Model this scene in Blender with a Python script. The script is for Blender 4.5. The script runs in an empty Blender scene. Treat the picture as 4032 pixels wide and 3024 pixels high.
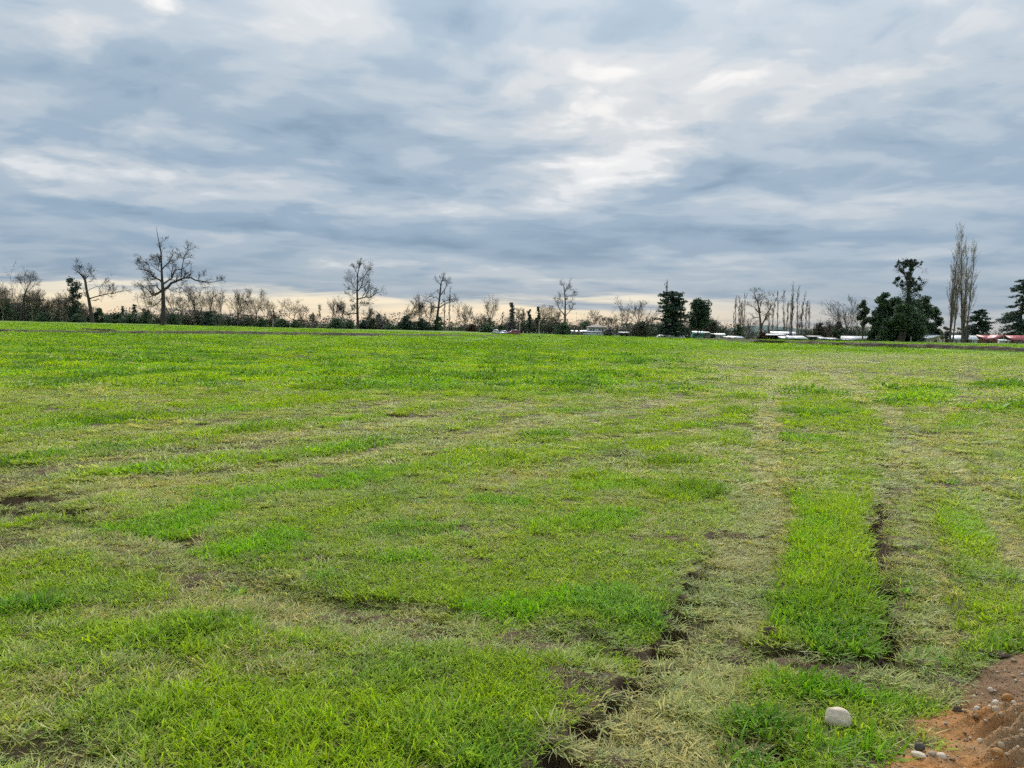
import bpy, math, random
import numpy as np
from mathutils import Vector, Matrix

S = bpy.context.scene
COL = S.collection
rad = math.radians

# ------------------------------------------------------------------ camera
F, CX, CY, CAM_H = 3034.0, 2016.0, 1512.0, 1.75      # focal length and centre in photograph pixels
PITCH, ROLL = math.atan(220.0 / F), rad(1.2)
cam_data = bpy.data.cameras.new('camera')
cam_data.sensor_width = 36.0
cam_data.lens = F / 4032.0 * 36.0
cam_data.clip_start, cam_data.clip_end = 0.1, 20000.0
cam = bpy.data.objects.new('camera', cam_data)
COL.objects.link(cam)
CAM_R = Matrix.Rotation(math.pi / 2 - PITCH, 3, 'X') @ Matrix.Rotation(ROLL, 3, 'Z')
cam.matrix_world = Matrix.Translation((0, 0, CAM_H)) @ CAM_R.to_4x4()
S.camera = cam

# ------------------------------------------------------------------ light, exposure
SUN_AZ, SUN_EL = 9.0, 36.0          # degrees; azimuth clockwise from +Y
S.view_settings.view_transform = 'Standard'
S.view_settings.look = 'None'
S.view_settings.exposure = 1.15
S.view_settings.gamma = 1.0
S.view_settings.use_curve_mapping = False
S.render.engine = 'CYCLES'
S.cycles.max_bounces = 4
S.cycles.diffuse_bounces = 2
S.cycles.glossy_bounces = 2
S.cycles.transmission_bounces = 4
S.cycles.transparent_max_bounces = 4
S.cycles.use_denoising = False
S.cycles.use_adaptive_sampling = True
S.cycles.adaptive_threshold = 0.03
S.cycles.adaptive_min_samples = 8
S.cycles.sample_clamp_indirect = 4.0

sun_data = bpy.data.lights.new('sun', 'SUN')
sun_data.energy = 1.5
sun_data.angle = rad(22)
sun_data.color = (1.0, 0.955, 0.88)
sun = bpy.data.objects.new('sun', sun_data)
COL.objects.link(sun)
sd = Vector((math.sin(rad(SUN_AZ)) * math.cos(rad(SUN_EL)), math.cos(rad(SUN_AZ)) * math.cos(rad(SUN_EL)), math.sin(rad(SUN_EL))))
sun.rotation_euler = (-sd).to_track_quat('-Z', 'Y').to_euler()


class NT:
    """short hand for building node trees"""
    def __init__(self, tree):
        self.t = tree
        self.n = tree.nodes
        self.l = tree.links

    def new(self, kind, **kw):
        nd = self.n.new(kind)
        for k, v in kw.items():
            setattr(nd, k, v)
        return nd

    def put(self, sock, v):
        if hasattr(v, 'node'):
            self.l.new(v, sock)
        elif v is not None:
            sock.default_value = v

    def m(self, op, a, b=None, c=None, clamp=False):
        nd = self.new('ShaderNodeMath', operation=op, use_clamp=clamp)
        self.put(nd.inputs[0], a)
        if b is not None: self.put(nd.inputs[1], b)
        if c is not None: self.put(nd.inputs[2], c)
        return nd.outputs[0]

    def v(self, op, a, b=None, s=None):
        nd = self.new('ShaderNodeVectorMath', operation=op)
        self.put(nd.inputs[0], a)
        if b is not None: self.put(nd.inputs[1], b)
        if s is not None: self.put(nd.inputs['Scale'], s)
        return nd.outputs[0]

    def noise(self, vec, scale, detail=4, rough=0.5, color=False, dist=0.0):
        nd = self.new('ShaderNodeTexNoise')
        self.put(nd.inputs['Vector'], vec)
        nd.inputs['Scale'].default_value = scale
        nd.inputs['Detail'].default_value = detail
        nd.inputs['Roughness'].default_value = rough
        nd.inputs['Distortion'].default_value = dist
        return nd.outputs['Color' if color else 'Fac']

    def ramp(self, fac, stops, interp='LINEAR'):
        nd = self.new('ShaderNodeValToRGB')
        cr = nd.color_ramp
        cr.interpolation = interp
        while len(cr.elements) < len(stops):
            cr.elements.new(0.5)
        for e, (p, c) in zip(cr.elements, stops):
            e.position = p
            e.color = (c[0], c[1], c[2], 1.0)
        self.put(nd.inputs[0], fac)
        return nd.outputs[0]

    def mix(self, fac, a, b, mode='MIX'):
        nd = self.new('ShaderNodeMix', data_type='RGBA', blend_type=mode)
        self.put(nd.inputs[0], fac)
        for s, v in ((nd.inputs[6], a), (nd.inputs[7], b)):
            if isinstance(v, tuple): v = (v[0], v[1], v[2], 1.0)
            self.put(s, v)
        return nd.outputs[2]

    def smooth(self, x, lo, hi):
        nd = self.new('ShaderNodeMapRange', interpolation_type='SMOOTHSTEP')
        self.put(nd.inputs[0], x)
        nd.inputs[1].default_value, nd.inputs[2].default_value = lo, hi
        return nd.outputs[0]


def build_world():
    w = bpy.data.worlds.new('World')
    S.world = w
    w.use_nodes = True
    w.node_tree.nodes.clear()
    N = NT(w.node_tree)
    out = N.new('ShaderNodeOutputWorld')
    bg = N.new('ShaderNodeBackground')
    N.l.new(bg.outputs[0], out.inputs[0])
    tc = N.new('ShaderNodeTexCoord')
    d = N.v('NORMALIZE', tc.outputs['Generated'])
    sx = N.new('ShaderNodeSeparateXYZ')
    N.l.new(d, sx.inputs[0])
    dx, dy, dz = sx.outputs
    z = N.m('MAXIMUM', dz, 0.0)
    az0 = N.m('MULTIPLY', N.m('ARCTAN2', dx, dy), 57.2958)
    el0 = N.m('MULTIPLY', N.m('ARCSINE', z), 57.2958)
    # the cloud deck: a plane overhead, so clouds flatten into streaks towards the horizon
    k = N.m('DIVIDE', 1.0, N.m('ADD', z, 0.11))
    P = N.v('SCALE', d, s=k)
    sp = N.new('ShaderNodeSeparateXYZ')
    N.l.new(P, sp.inputs[0])
    cp = N.new('ShaderNodeCombineXYZ')
    N.put(cp.inputs[0], sp.outputs[0]); N.put(cp.inputs[1], sp.outputs[1]); cp.inputs[2].default_value = 3.7
    P = cp.outputs[0]
    warp = N.v('SUBTRACT', N.noise(P, 1.3, 3, 0.5, True), (0.5, 0.5, 0.5))
    Pw = N.v('ADD', P, N.v('SCALE', warp, s=0.55))
    n_big = N.noise(Pw, 0.85, 3, 0.5)
    n_mid = N.noise(Pw, 1.9, 5, 0.47)
    mp = N.new('ShaderNodeMapping')
    N.put(mp.inputs[0], Pw)
    mp.inputs['Rotation'].default_value = (0, 0, rad(8))
    mp.inputs['Scale'].default_value = (.8, 2.0, 1.0)
    n_str = N.noise(mp.outputs[0], 1.3, 4, 0.5)
    # broken edges for the large openings and banks of the deck
    wv = N.noise(P, 1.7, 5, 0.55, True)
    sw = N.new('ShaderNodeSeparateColor')
    N.put(sw.inputs[0], wv)
    az = N.m('ADD', az0, N.m('MULTIPLY', N.m('SUBTRACT', sw.outputs[0], 0.5), 15.0))
    el = N.m('ADD', el0, N.m('MULTIPLY', N.m('SUBTRACT', sw.outputs[1], 0.5), N.m('ADD', 2.0, N.m('MULTIPLY', el0, 0.28))))
    # azimuth, elevation, half widths, tilt (degrees), strength of the thin (bright) and thick (dark) places
    banks = [
        (5.2, 10.8, 3.6, 1.7, 12, .30), (9.8, 13.2, 6.5, 1.2, 27, .24), (21, 16.6, 9.0, .8, 2, .22), (1.5, 14.8, 4.0, 2.2, 10, .16), (6, 16.5, 5, 1.2, 12, .10),
        (17, 14.6, 5.0, .9, 8, .18), (13, 19.5, 9., 1.6, 8, .12), (24, 8.4, 8.0, .7, 3, .22), (14.5, 8.8, 5., .6, 4, .10),
        (-25, 9.2, 5.5, .75, -5, .36), (-32, 10.0, 5., .6, -9, .22), (-26, 7.7, 3.2, .4, -10, .24), (-13, 8.3, 3.6, .6, 2, .22),
        (-2.8, 8.5, 3.0, .6, 0, .24), (-17, 5.6, 7., .35, 4, .22), (-10, 4.4, 2.4, .32, -6, .26), (14, 5.2, 6, .3, 3, .16), (27, 5.6, 6, .3, 0, .16), (3, 3.6, 6, .3, -3, .2),
        (-28, 23.0, 4.5, 1.3, -30, .30), (-31, 18.2, 1.9, 1.2, 0, .34), (-25.5, 21.0, 1.6, .6, 35, .32), (-16, 25.8, 1.5, 1.8, 0, .34),
        (-19, 20.8, 4., 1.4, -22, .15), (-1, 25.8, 5., 1.4, -18, .18), (31, 23, 7., 2.3, 10, .12), (18, 26, 10, 2.0, 0, .10), (-22, 12.3, 5, .6, -12, .10),
        (-25, 14.6, 10., 1.8, -8, -.20), (-9, 11.8, 8., 1.8, -6, -.17), (-3, 21.4, 4.2, 1.6, -12, -.20), (8, 23.2, 4.2, 2.4, 20, -.14), (-12, 16.2, 5, 1.2, -15, -.10),
        (2.5, 6.2, 8.0, .9, 0, -.26), (22, 11.6, 8., 1.3, 0, -.18), (11, 10.2, 4.5, .7, 18, -.20), (16, 6.6, 9, .8, 0, -.16), (25, 13.6, 5, .7, 0, -.10),
        (-33, 7.4, 6., .8, 0, -.16), (-22, 6.4, 10., .8, 0, -.12), (-12, 6.6, 8, .7, 0, -.14), (30, 10, 5, 1.5, 0, -.10),
    ]
    g = None
    for a0, e0, sa, sb, th, amp in banks:
        c, s = math.cos(rad(th)), math.sin(rad(th))
        u, vv = N.m('SUBTRACT', az, a0), N.m('SUBTRACT', el, e0)
        a = N.m('ADD', N.m('MULTIPLY', u, c / sa), N.m('MULTIPLY', vv, s / sa))
        b = N.m('ADD', N.m('MULTIPLY', u, -s / sb), N.m('MULTIPLY', vv, c / sb))
        q = N.m('ADD', N.m('MULTIPLY', a, a), N.m('MULTIPLY', b, b))
        e = N.m('MULTIPLY', N.m('EXPONENT', N.m('MULTIPLY', q, -0.6)), amp)
        g = e if g is None else N.m('ADD', g, e)
    val = N.m('ADD', 0.41, N.m('MULTIPLY', N.m('SUBTRACT', n_mid, 0.5), 0.85))
    val = N.m('ADD', val, N.m('MULTIPLY', N.m('SUBTRACT', n_big, 0.5), 0.30))
    val = N.m('ADD', val, N.m('MULTIPLY', N.m('SUBTRACT', n_str, 0.5), 0.30))
    n_puff = N.noise(Pw, 4.2, 5, 0.5)
    val = N.m('ADD', val, N.m('MULTIPLY', N.m('MULTIPLY', N.m('SUBTRACT', n_puff, 0.5), 0.78), N.smooth(el0, 3.5, 13.0)))
    val = N.m('ADD', val, g, clamp=True)
    cloud = N.ramp(val, [(0.0, (.20, .30, .42)), (0.28, (.30, .405, .525)), (0.46, (.41, .495, .59)),
                         (0.62, (.53, .585, .645)), (0.80, (.72, .745, .775)), (1.0, (.90, .90, .90))], 'EASE')
    cloud = N.v('MULTIPLY', cloud, N.mix(N.smooth(el0, 4.0, 17.0), (.97, 1.0, 1.03), (1.05, .995, .935)))
    # an overcast deck is brighter overhead than at the horizon
    cie = N.m('ADD', 0.80, N.m('MULTIPLY', z, 1.45))
    cm = N.v('SCALE', cloud, s=cie)
    # greyer, less blue towards the zenith
    # the clear slot under the far edge of the deck, warm with low light
    st = N.noise(mp.outputs[0], 0.55, 5, 0.6)
    edge = N.m('ADD', 2.25, N.m('MULTIPLY', N.m('SUBTRACT', st, 0.5), 6.5))
    edge = N.m('ADD', edge, N.m('MULTIPLY', az0, -0.012))
    slot = N.m('SUBTRACT', 1.0, N.smooth(N.m('SUBTRACT', el0, edge), -0.85, 0.45))
    azm = N.m('SUBTRACT', 1.0, N.m('MULTIPLY', N.smooth(az0, 2, 26), 0.72))
    slot = N.m('MULTIPLY', slot, azm)
    slot = N.m('MULTIPLY', slot, N.m('ADD', .82, N.m('MULTIPLY', N.smooth(n_str, .38, .60), .18)))
    warm = N.ramp(N.m('DIVIDE', el0, 3.6), [(0.0, (.95, .70, .48)), (0.3, (1.0, .83, .57)), (0.6, (.97, .87, .68)), (1.0, (.86, .85, .80))])
    sky = N.mix(N.m('MULTIPLY', slot, 0.92), cm, warm)
    # clear sky above the deck shows faintly through the thin cloud
    nis = N.new('ShaderNodeTexSky', sky_type='NISHITA')
    nis.sun_disc = False
    nis.sun_elevation = rad(SUN_EL)
    nis.sun_rotation = rad(SUN_AZ)
    clear = N.v('SCALE', nis.outputs[0], s=0.1)
    fin = N.mix(0.93, clear, sky)
    N.put(bg.inputs[0], fin)
    bg.inputs[1].default_value = 0.455      # the picture is exposed for the shaded field
    w.cycles.sampling_method = 'NONE'


build_world()

# ------------------------------------------------------------------ helpers
def ray(u, v):
    d = CAM_R @ Vector(((u - CX) / F, -(v - CY) / F, -1.0))
    return d


def at(u, v, D):
    """the point seen at photograph pixel (u, v), D metres into the scene"""
    d = ray(u, v)
    return Vector((0, 0, CAM_H)) + d * (D / d.y)


def gnd(u, v, z=0.0):
    d = ray(u, v)
    t = (z - CAM_H) / d.z
    return (d.x * t, d.y * t)


RT = np.random.default_rng(5).random((16, 256, 256))


def vnoise(x, y, seed=0):
    xi = np.floor(x).astype(np.int64); yi = np.floor(y).astype(np.int64)
    fx, fy = x - xi, y - yi
    fx = fx * fx * fx * (fx * (fx * 6 - 15) + 10); fy = fy * fy * fy * (fy * (fy * 6 - 15) + 10)
    T = RT[seed % 16]
    x0, x1, y0, y1 = xi & 255, (xi + 1) & 255, yi & 255, (yi + 1) & 255
    a = T[x0, y0] * (1 - fx) + T[x1, y0] * fx
    b = T[x0, y1] * (1 - fx) + T[x1, y1] * fx
    return a * (1 - fy) + b * fy


def fbm(x, y, scale, octv=4, seed=0, gain=0.5):
    x = np.asarray(x, float) * scale; y = np.asarray(y, float) * scale
    t, amp, tot = 0.0, 1.0, 0.0
    for o in range(octv):
        c, s = math.cos(0.7 * o + 0.3), math.sin(0.7 * o + 0.3)
        t = t + amp * vnoise(c * x - s * y + 17.3 * o, s * x + c * y + 9.1 * o, seed + o)
        tot += amp
        amp *= gain
        x, y = x * 2.03, y * 2.03
    return t / tot


def sstep(x, a, b):
    t = np.clip((x - a) / (b - a), 0, 1)
    return t * t * (3 - 2 * t)


def mesh_np(name, verts, quads=None, tris=None, smooth=False):
    me = bpy.data.meshes.new(name)
    verts = np.asarray(verts, np.float32)
    nq = 0 if quads is None else len(quads)
    nt = 0 if tris is None else len(tris)
    idx = np.concatenate([np.asarray(a, np.int32).ravel() for a, c in ((quads, nq), (tris, nt)) if c])
    starts = np.concatenate([np.arange(nq, dtype=np.int32) * 4, nq * 4 + np.arange(nt, dtype=np.int32) * 3])
    me.vertices.add(len(verts)); me.loops.add(len(idx)); me.polygons.add(nq + nt)
    me.vertices.foreach_set('co', verts.ravel())
    me.loops.foreach_set('vertex_index', idx)
    me.polygons.foreach_set('loop_start', starts)
    if smooth:
        me.polygons.foreach_set('use_smooth', np.ones(nq + nt, bool))
    me.update(calc_edges=True)
    me.validate()
    return me


def vattr(me, name, arr, kind='FLOAT_COLOR'):
    a = me.attributes.new(name, kind, 'POINT')
    arr = np.asarray(arr, np.float32)
    if kind == 'FLOAT_COLOR':
        if arr.shape[1] == 3:
            arr = np.concatenate([arr, np.ones((len(arr), 1), np.float32)], 1)
        a.data.foreach_set('color', arr.ravel())
    elif kind == 'FLOAT_VECTOR':
        a.data.foreach_set('vector', arr.ravel())
    else:
        a.data.foreach_set('value', arr.ravel())


def link(name, data, mat=None, parent=None, loc=None):
    o = bpy.data.objects.new(name, data)
    COL.objects.link(o)
    if mat is not None and data is not None and not data.materials:
        data.materials.append(mat)
    if parent is not None: o.parent = parent
    if loc is not None: o.location = loc
    return o


def tag(o, label=None, cat=None, group=None, kind=None):
    for k, v in (('label', label), ('category', cat), ('group', group), ('kind', kind)):
        if v: o[k] = v
    return o


def material(name):
    m = bpy.data.materials.new(name)
    m.use_nodes = True
    m.node_tree.nodes.clear()
    N = NT(m.node_tree)
    out = N.new('ShaderNodeOutputMaterial')
    return m, N, out


def simple_mat(name, col, rough=0.7, spec=0.3, var=0.15, scale=3.0, metal=0.0, bump=0.0, col2=None, coord='Object'):
    m, N, out = material(name)
    b = N.new('ShaderNodeBsdfPrincipled')
    tc = N.new('ShaderNodeTexCoord')
    n = N.noise(tc.outputs[coord], scale, 6, 0.6)
    c2 = col2 or tuple(c * (1 - 2.2 * var) for c in col)
    N.put(b.inputs['Base Color'], N.ramp(n, [(0.32, c2), (0.66, col)]))
    b.inputs['Roughness'].default_value = rough
    b.inputs['Specular IOR Level'].default_value = spec
    b.inputs['Metallic'].default_value = metal
    if bump:
        bp = N.new('ShaderNodeBump')
        bp.inputs['Strength'].default_value = bump
        bp.inputs['Distance'].default_value = 0.02
        N.put(bp.inputs['Height'], N.noise(tc.outputs[coord], scale * 4, 5, 0.6))
        N.l.new(bp.outputs[0], b.inputs['Normal'])
    N.l.new(b.outputs[0], out.inputs[0])
    return m

# ------------------------------------------------------------------ the lie of the land
def z_at(u, v, D):
    p = at(u, v, D)
    return (p.x, p.y, p.z)


LAND = [z_at(*a) for a in (
    (-500, 1251, 310), (0, 1262, 300), (360, 1271, 290), (640, 1283, 235), (1000, 1287, 330), (1405, 1296, 320), (1722, 1302, 345),
    (1990, 1319, 232), (2220, 1317, 300), (2400, 1321, 305), (2620, 1332, 290), (2850, 1334, 290), (3000, 1340, 285), (3300, 1342, 280),
    (3560, 1344, 265), (3770, 1345, 275), (4000, 1353, 285), (4500, 1362, 290),
    (300, 1300, 110), (1500, 1316, 150), (2700, 1345, 140), (3400, 1362, 125), (4000, 1384, 105))]
LAND += [(x, y, 0.0) for x in (-90, -60, -30, 0, 30, 60, 90) for y in (-60, -20, 0, 20, 45, 70)]
LAND = np.array(LAND)


def land(x, y):
    x = np.asarray(x, float); y = np.asarray(y, float)
    num = np.zeros_like(x); den = np.zeros_like(x)
    for px, py, pz in LAND:
        w = 1.0 / ((x - px) ** 2 + (y - py) ** 2 + 400.0) ** 2
        num += w * pz; den += w
    zz = num / den
    far = sstep(np.hypot(x, y), 420, 900)
    near = sstep(np.hypot(x, y), 25, 70)
    zz = zz - 1.05 * sstep(y, 268, 290) * sstep(x / np.maximum(y, 1.0), .165, .20)      # the farm lies a step lower
    return zz * near * (1 - far) + (-1.0) * far


def land1(x, y):
    return float(land(np.array([x]), np.array([y]))[0])


# ------------------------------------------------------------------ worn zones of the field, in world metres
Z1 = lambda pts: [(x / 1.0972, 1250 + y / 1.0972) for x, y in pts]            # left middle
Z2 = lambda pts: [(2016 + x / 1.0972, 1250 + y / 1.0972) for x, y in pts]     # right middle
Z3 = lambda pts: [(x / 1.545, 1950 + y / 1.545) for x, y in pts]
Z4 = lambda pts: [(1300 + x / 1.545, 1950 + y / 1.545) for x, y in pts]
Z5 = lambda pts: [(2632 + x / 1.545, 1950 + y / 1.545) for x, y in pts]


def line(px, hw):
    """polyline on the ground with half widths in metres (one number or one for each point)"""
    pts = np.array([gnd(*p) for p in px])
    hw = np.full(len(pts), hw) if np.isscalar(hw) else np.array(hw, float)
    return pts, hw


def edges(px):
    """(v, left u, right u) rows -> centre line with half widths"""
    l = np.array([gnd(a, v) for v, a, b in px]); r = np.array([gnd(b, v) for v, a, b in px])
    return (l + r) / 2, np.hypot(*(r - l).T) / 2


# tracks: (line, flatness, mud)
TRACK_A = edges([(3100, 2080, 2760), (3024, 2150, 2807), (2921, 2250, 2845), (2824, 2370, 2891), (2746, 2439, 2905), (2662, 2510, 2940), (2597, 2549, 2975),
                 (2533, 2588, 3010), (2468, 2627, 3022), (2371, 2671, 3040), (2274, 2716, 3065), (2144, 2785, 3095), (2047, 2860, 3112),
                 (1950, 2890, 3117), (1797, 2955, 3091), (1660, 2962, 3078), (1523, 2991, 3082), (1450, 3050, 3150), (1412, 3150, 3300)])
TRACK_B = edges([(2545, 3502, 3790), (2403, 3480, 3750), (2209, 3460, 3720), (2070, 3455, 3700), (1900, 3475, 3690), (1797, 3492, 3680), (1687, 3511, 3638),
                 (1615, 3438, 3565), (1551, 3338, 3474), (1496, 3262, 3383), (1450, 3180, 3330)])
TRACKS = [
    (TRACK_A, 1.0, .20), (TRACK_B, .85, .28),
    (edges([(2300, 4010, 4250), (2144, 3926, 4080), (1950, 3797, 3940), (1888, 3748, 3884), (1797, 3684, 3775), (1700, 3600, 3680)]), .9, .12),
    (edges([(1690, 3590, 3690), (1633, 3684, 3748), (1551, 3748, 3848), (1460, 3766, 3848), (1414, 3802, 3857), (1395, 3840, 3900)]), .55, .45),
    (line(Z1([(-200, 720), (0, 690), (350, 632), (650, 600), (950, 570), (1250, 512), (1550, 482), (1850, 425), (2212, 372)])
          + Z2([(150, 348), (400, 318), (700, 288), (1000, 245), (1300, 215), (1600, 180), (1900, 160)]),
          [.75, .75, .6, .5, .5, .55, .55, .55, .6, .7, .8, 1., 1.2, 1.4, 1.6, 1.8]), .8, .55),
    (line(Z1([(-200, 590), (0, 565), (400, 508), (750, 480), (1080, 440), (1500, 400), (1900, 330), (2212, 300)]) + Z2([(300, 270), (700, 240), (1100, 205)]), .45), .55, .40),
    (line(Z1([(-200, 860), (0, 800), (300, 745), (600, 706), (900, 688), (1200, 642), (1500, 600), (1750, 545), (2000, 502), (2212, 470)])
          + Z2([(250, 420), (550, 385), (800, 340), (1000, 300)]), [.8, .8, .6, .42, .4, .4, .42, .45, .5, .5, .6, .6, .6, .6]), .85, .38),
    (line(Z3([(-150, 300), (0, 280), (400, 240), (800, 300), (1250, 430), (1500, 600), (1800, 640), (2163, 720)]), [.5, .5, .45, .35, .3, .3, .3, .3]), .75, .30),
    (line(Z3([(250, 720), (700, 720), (1250, 640), (1700, 560)]), .16), .5, .45),
    (line(Z4([(-100, 690), (300, 730), (700, 810), (1100, 850), (1500, 900), (1750, 920), (2000, 800)]), [.3, .3, .3, .3, .28, .25, .2]), .85, .5),
    (line(Z5([(-100, 960), (300, 960), (600, 980), (1100, 1070), (1500, 1120), (1800, 1150), (2000, 1130)]), [.3, .3, .26, .25, .25, .25, .3]), .85, .62),
    (line(Z2([(300, 250), (800, 225), (1200, 190), (1600, 165), (2000, 160), (2300, 165)]), 3.2), .42, .05),
    (line(Z2([(900, 330), (1300, 290), (1700, 240), (2100, 215), (2400, 220)]), 2.0), .35, .05),
    (line(Z2([(0, 560), (350, 520), (700, 500), (1000, 470)]), .35), .6, .3),
    (line(Z2([(0, 700), (300, 640), (650, 600), (950, 560)]), .4), .6, .12),
    (line(Z3([(-100, 1400), (200, 1480), (500, 1640)]), .3), .5, .25),
    (line(Z3([(-50, 950), (300, 1000), (600, 1050), (800, 1120)]), .3), .4, .0),
    (line(Z3([(0, 1560), (250, 1600), (420, 1680)]), .16), .7, .7),
    (line(Z2([(2212, 480), (2100, 380), (2000, 300)]), .7), .4, .1),
]
# lush places: (line, strength, blueness)
LUSH = [
    (line(Z1([(0, 628), (400, 566), (800, 524), (1200, 462), (1600, 430), (2000, 372)]), [.22, .25, .25, .25, .28, .3]), .75, .0),
    (line(Z1([(0, 500), (500, 440), (1000, 400), (1500, 350), (2000, 300)]), .5), .6, .0),
    (line(Z5([(1010, 60), (1000, 300), (1010, 550), (1040, 720), (1000, 850)]), [.55, .52, .47, .42, .34]), 1.0, .1),
    (line(Z5([(950, 600), (1150, 720)]), .2), .7, .35),
    (line(Z1([(500, 672), (800, 642), (1000, 612), (1300, 590), (1500, 565), (1640, 530)]), [.2, .3, .34, .36, .34, .25]), 1.0, .0),
    (line(Z1([(560, 900), (760, 880), (1000, 780), (1300, 735), (1600, 695), (1850, 652), (2212, 610)]), [.3, .3, .26, .26, .3, .32, .3]), .85, .3),
    (line(Z4([(1350, 190), (1600, 170), (1720, 110)]), [.3, .3, .24]), 1.0, .25),
    (line(Z4([(950, 30), (1080, 40)]), .2), 1.0, .4), (line(Z4([(250, 400), (480, 400)]), .25), .8, .2),
    (line(Z4([(1550, 690), (1750, 660), (1950, 720)]), [.2, .26, .2]), 1.0, .8), (line(Z4([(880, 700), (1200, 700), (1400, 640)]), .17), .7, .05),
    (line(Z4([(420, 200), (760, 200)]), .25), .55, .6), (line(Z4([(650, 1420), (900, 1500)]), .22), .6, .7),
    (line(Z3([(1350, 350), (1550, 330), (1700, 250)]), [.26, .24, .2]), 1.0, .15), (line(Z3([(900, 230), (1150, 220)]), .26), .7, .1),
    (line(Z3([(1950, 500), (2020, 500)]), .08), 1.0, .9), (line(Z3([(50, 690), (180, 680)]), .15), .8, .5),
    (line(Z3([(600, 1300), (950, 1350)]), .22), .45, .8), (line(Z3([(1050, 860), (1350, 780)]), .2), .4, .9),
    (line(Z3([(1900, 1400), (2100, 1450)]), .25), .5, .2),
    (line(Z2([(1160, 400), (1240, 400)]), .28), 1.0, .6), (line(Z2([(1260, 420), (1440, 400)]), .55), 1.0, .1), (line(Z2([(1200, 330), (1400, 325)]), .8), .6, .05),
    (line(Z2([(1200, 520), (1330, 520)]), .42), 1.0, .2), (line(Z2([(980, 430), (985, 400)]), .2), 1.0, .0), (line(Z2([(960, 345), (1030, 335)]), .4), .8, .0),
    (line(Z2([(660, 480), (830, 470)]), .3), .8, .05), (line(Z2([(200, 405), (290, 400)]), .3), .9, .25), (line(Z2([(630, 625), (690, 615)]), .26), .8, .2),
    (line(Z2([(350, 740), (480, 720)]), .3), .95, .2), (line(Z2([(680, 770), (800, 750)]), .3), .9, .15), (line(Z2([(100, 510), (190, 500)]), .2), .6, .5),
    (line(Z2([(1620, 370), (1720, 350), (1880, 300)]), .9), .85, .05), (line(Z2([(1680, 430), (1740, 425)]), .3), .8, .05), (line(Z2([(2050, 300), (2212, 290)]), 1.0), .8, .15),
    (line(Z2([(1870, 480), (1940, 420)]), .5), .7, .0), (line(Z2([(2100, 400), (2300, 380)]), .9), .85, .1), (line(Z2([(1830, 700), (1880, 700)]), .15), .8, .3),
    (line(Z5([(1600, 60), (1750, 180), (1900, 300)]), .3), .75, .0),
    (line(Z5([(480, 1240), (800, 1200), (1100, 1200), (1350, 1290)]), [.07, .08, .08, .08]), .5, .0), (line(Z5([(900, 1560), (1150, 1570), (1350, 1610)]), .07), .5, .3),
    (line(Z5([(2080, 930), (2163, 930)]), .1), 1.0, .4), (line(Z5([(1530, 1510), (1640, 1520)]), .07), .9, .1),
]
# duller, trodden grass round the rock, and the tufts that stand in it
DULL = [(line(Z5([(380, 1330), (700, 1330), (1000, 1420), (1350, 1480)]), [.28, .24, .22, .2]), .92)]
TUFTS = [(line(Z5([(520, 1410), (680, 1390)]), .085), 1.0, .5), (line(Z5([(470, 1580), (560, 1630)]), .06), .9, .5), (line(Z5([(760, 1190), (1050, 1180)]), .07), .7, .0), (line(Z5([(1180, 1590), (1330, 1620)]), .06), .8, .1)]
# the orange fill in the corner
DIRT = np.array([gnd(*p) for p in Z5([(2400, 780), (2163, 915), (2030, 1010), (1830, 1105), (1690, 1250), (1540, 1330), (1440, 1420), (1530, 1475), (1640, 1490),
                                      (1620, 1540), (1470, 1570), (1290, 1620), (1190, 1660), (1050, 1800), (850, 2100)])] + [(6, .5), (9, 4.5)])
# dark soil laid bare: (pixel, half length along x, half length along y, depth)
HOLES = [(gnd(*p), a, b, dpt) for p, a, b, dpt in (
    (Z5([(640, 1565)])[0], .12, .085, .12), (Z3([(1260, 715)])[0], .09, .04, .05), (Z3([(200, 105)])[0], .46, .22, .09), (Z3([(60, 10)])[0], .55, .30, .08),
    (Z3([(1080, 965)])[0], .07, .03, .04), (Z4([(960, 1215)])[0], .06, .04, .03), (Z3([(350, 1650)])[0], .07, .03, .05), (Z4([(1440, 1630)])[0], .1, .05, .06),
    (Z1([(80, 775)])[0], .4, .12, .08), (Z5([(1200, 985)])[0], .12, .035, .07), (Z5([(1330, 1005)])[0], .07, .04, .06), (Z5([(640, 920)])[0], .12, .03, .06),
    (Z5([(1960, 550)])[0], .06, .04, .05), (Z2([(530, 437)])[0], .32, .1, .06), (Z2([(250, 535)])[0], .22, .07, .06), (Z2([(430, 598)])[0], .15, .06, .05),
    (Z2([(1655, 535)])[0], .08, .05, .05), (Z2([(1290, 570)])[0], .2, .08, .06), (Z1([(960, 450)])[0], .7, .1, .06), (Z1([(1000, 570)])[0], .9, .15, .06),
    (Z1([(1800, 425)])[0], 1.0, .16, .06), (Z1([(30, 560)])[0], .4, .1, .06), (Z4([(800, 860)])[0], .2, .05, .03))]


# the narrow groove pressed along the left edge of the second track
GROOVES = [(line([(3512, 2575), (3502, 2545), (3490, 2470), (3480, 2403), (3468, 2300), (3460, 2209), (3450, 2100), (3452, 2015), (3465, 1900), (3485, 1797)], [.06, .075, .075, .075, .075, .075, .075, .08, .08, .07]), .11),
           (line([(2985, 2420), (2760, 2440), (2660, 2450)], .05), .05), (line(Z5([(560, 930), (700, 950), (900, 960), (1150, 985), (1345, 1010)]), .05), .06)]
STREAK_A, STREAK_B = np.array(gnd(*Z1([(0, 690)])[0])), np.array(gnd(*Z2([(300, 330)])[0]))
STREAK_D = (STREAK_B - STREAK_A) / np.hypot(*(STREAK_B - STREAK_A))


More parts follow.
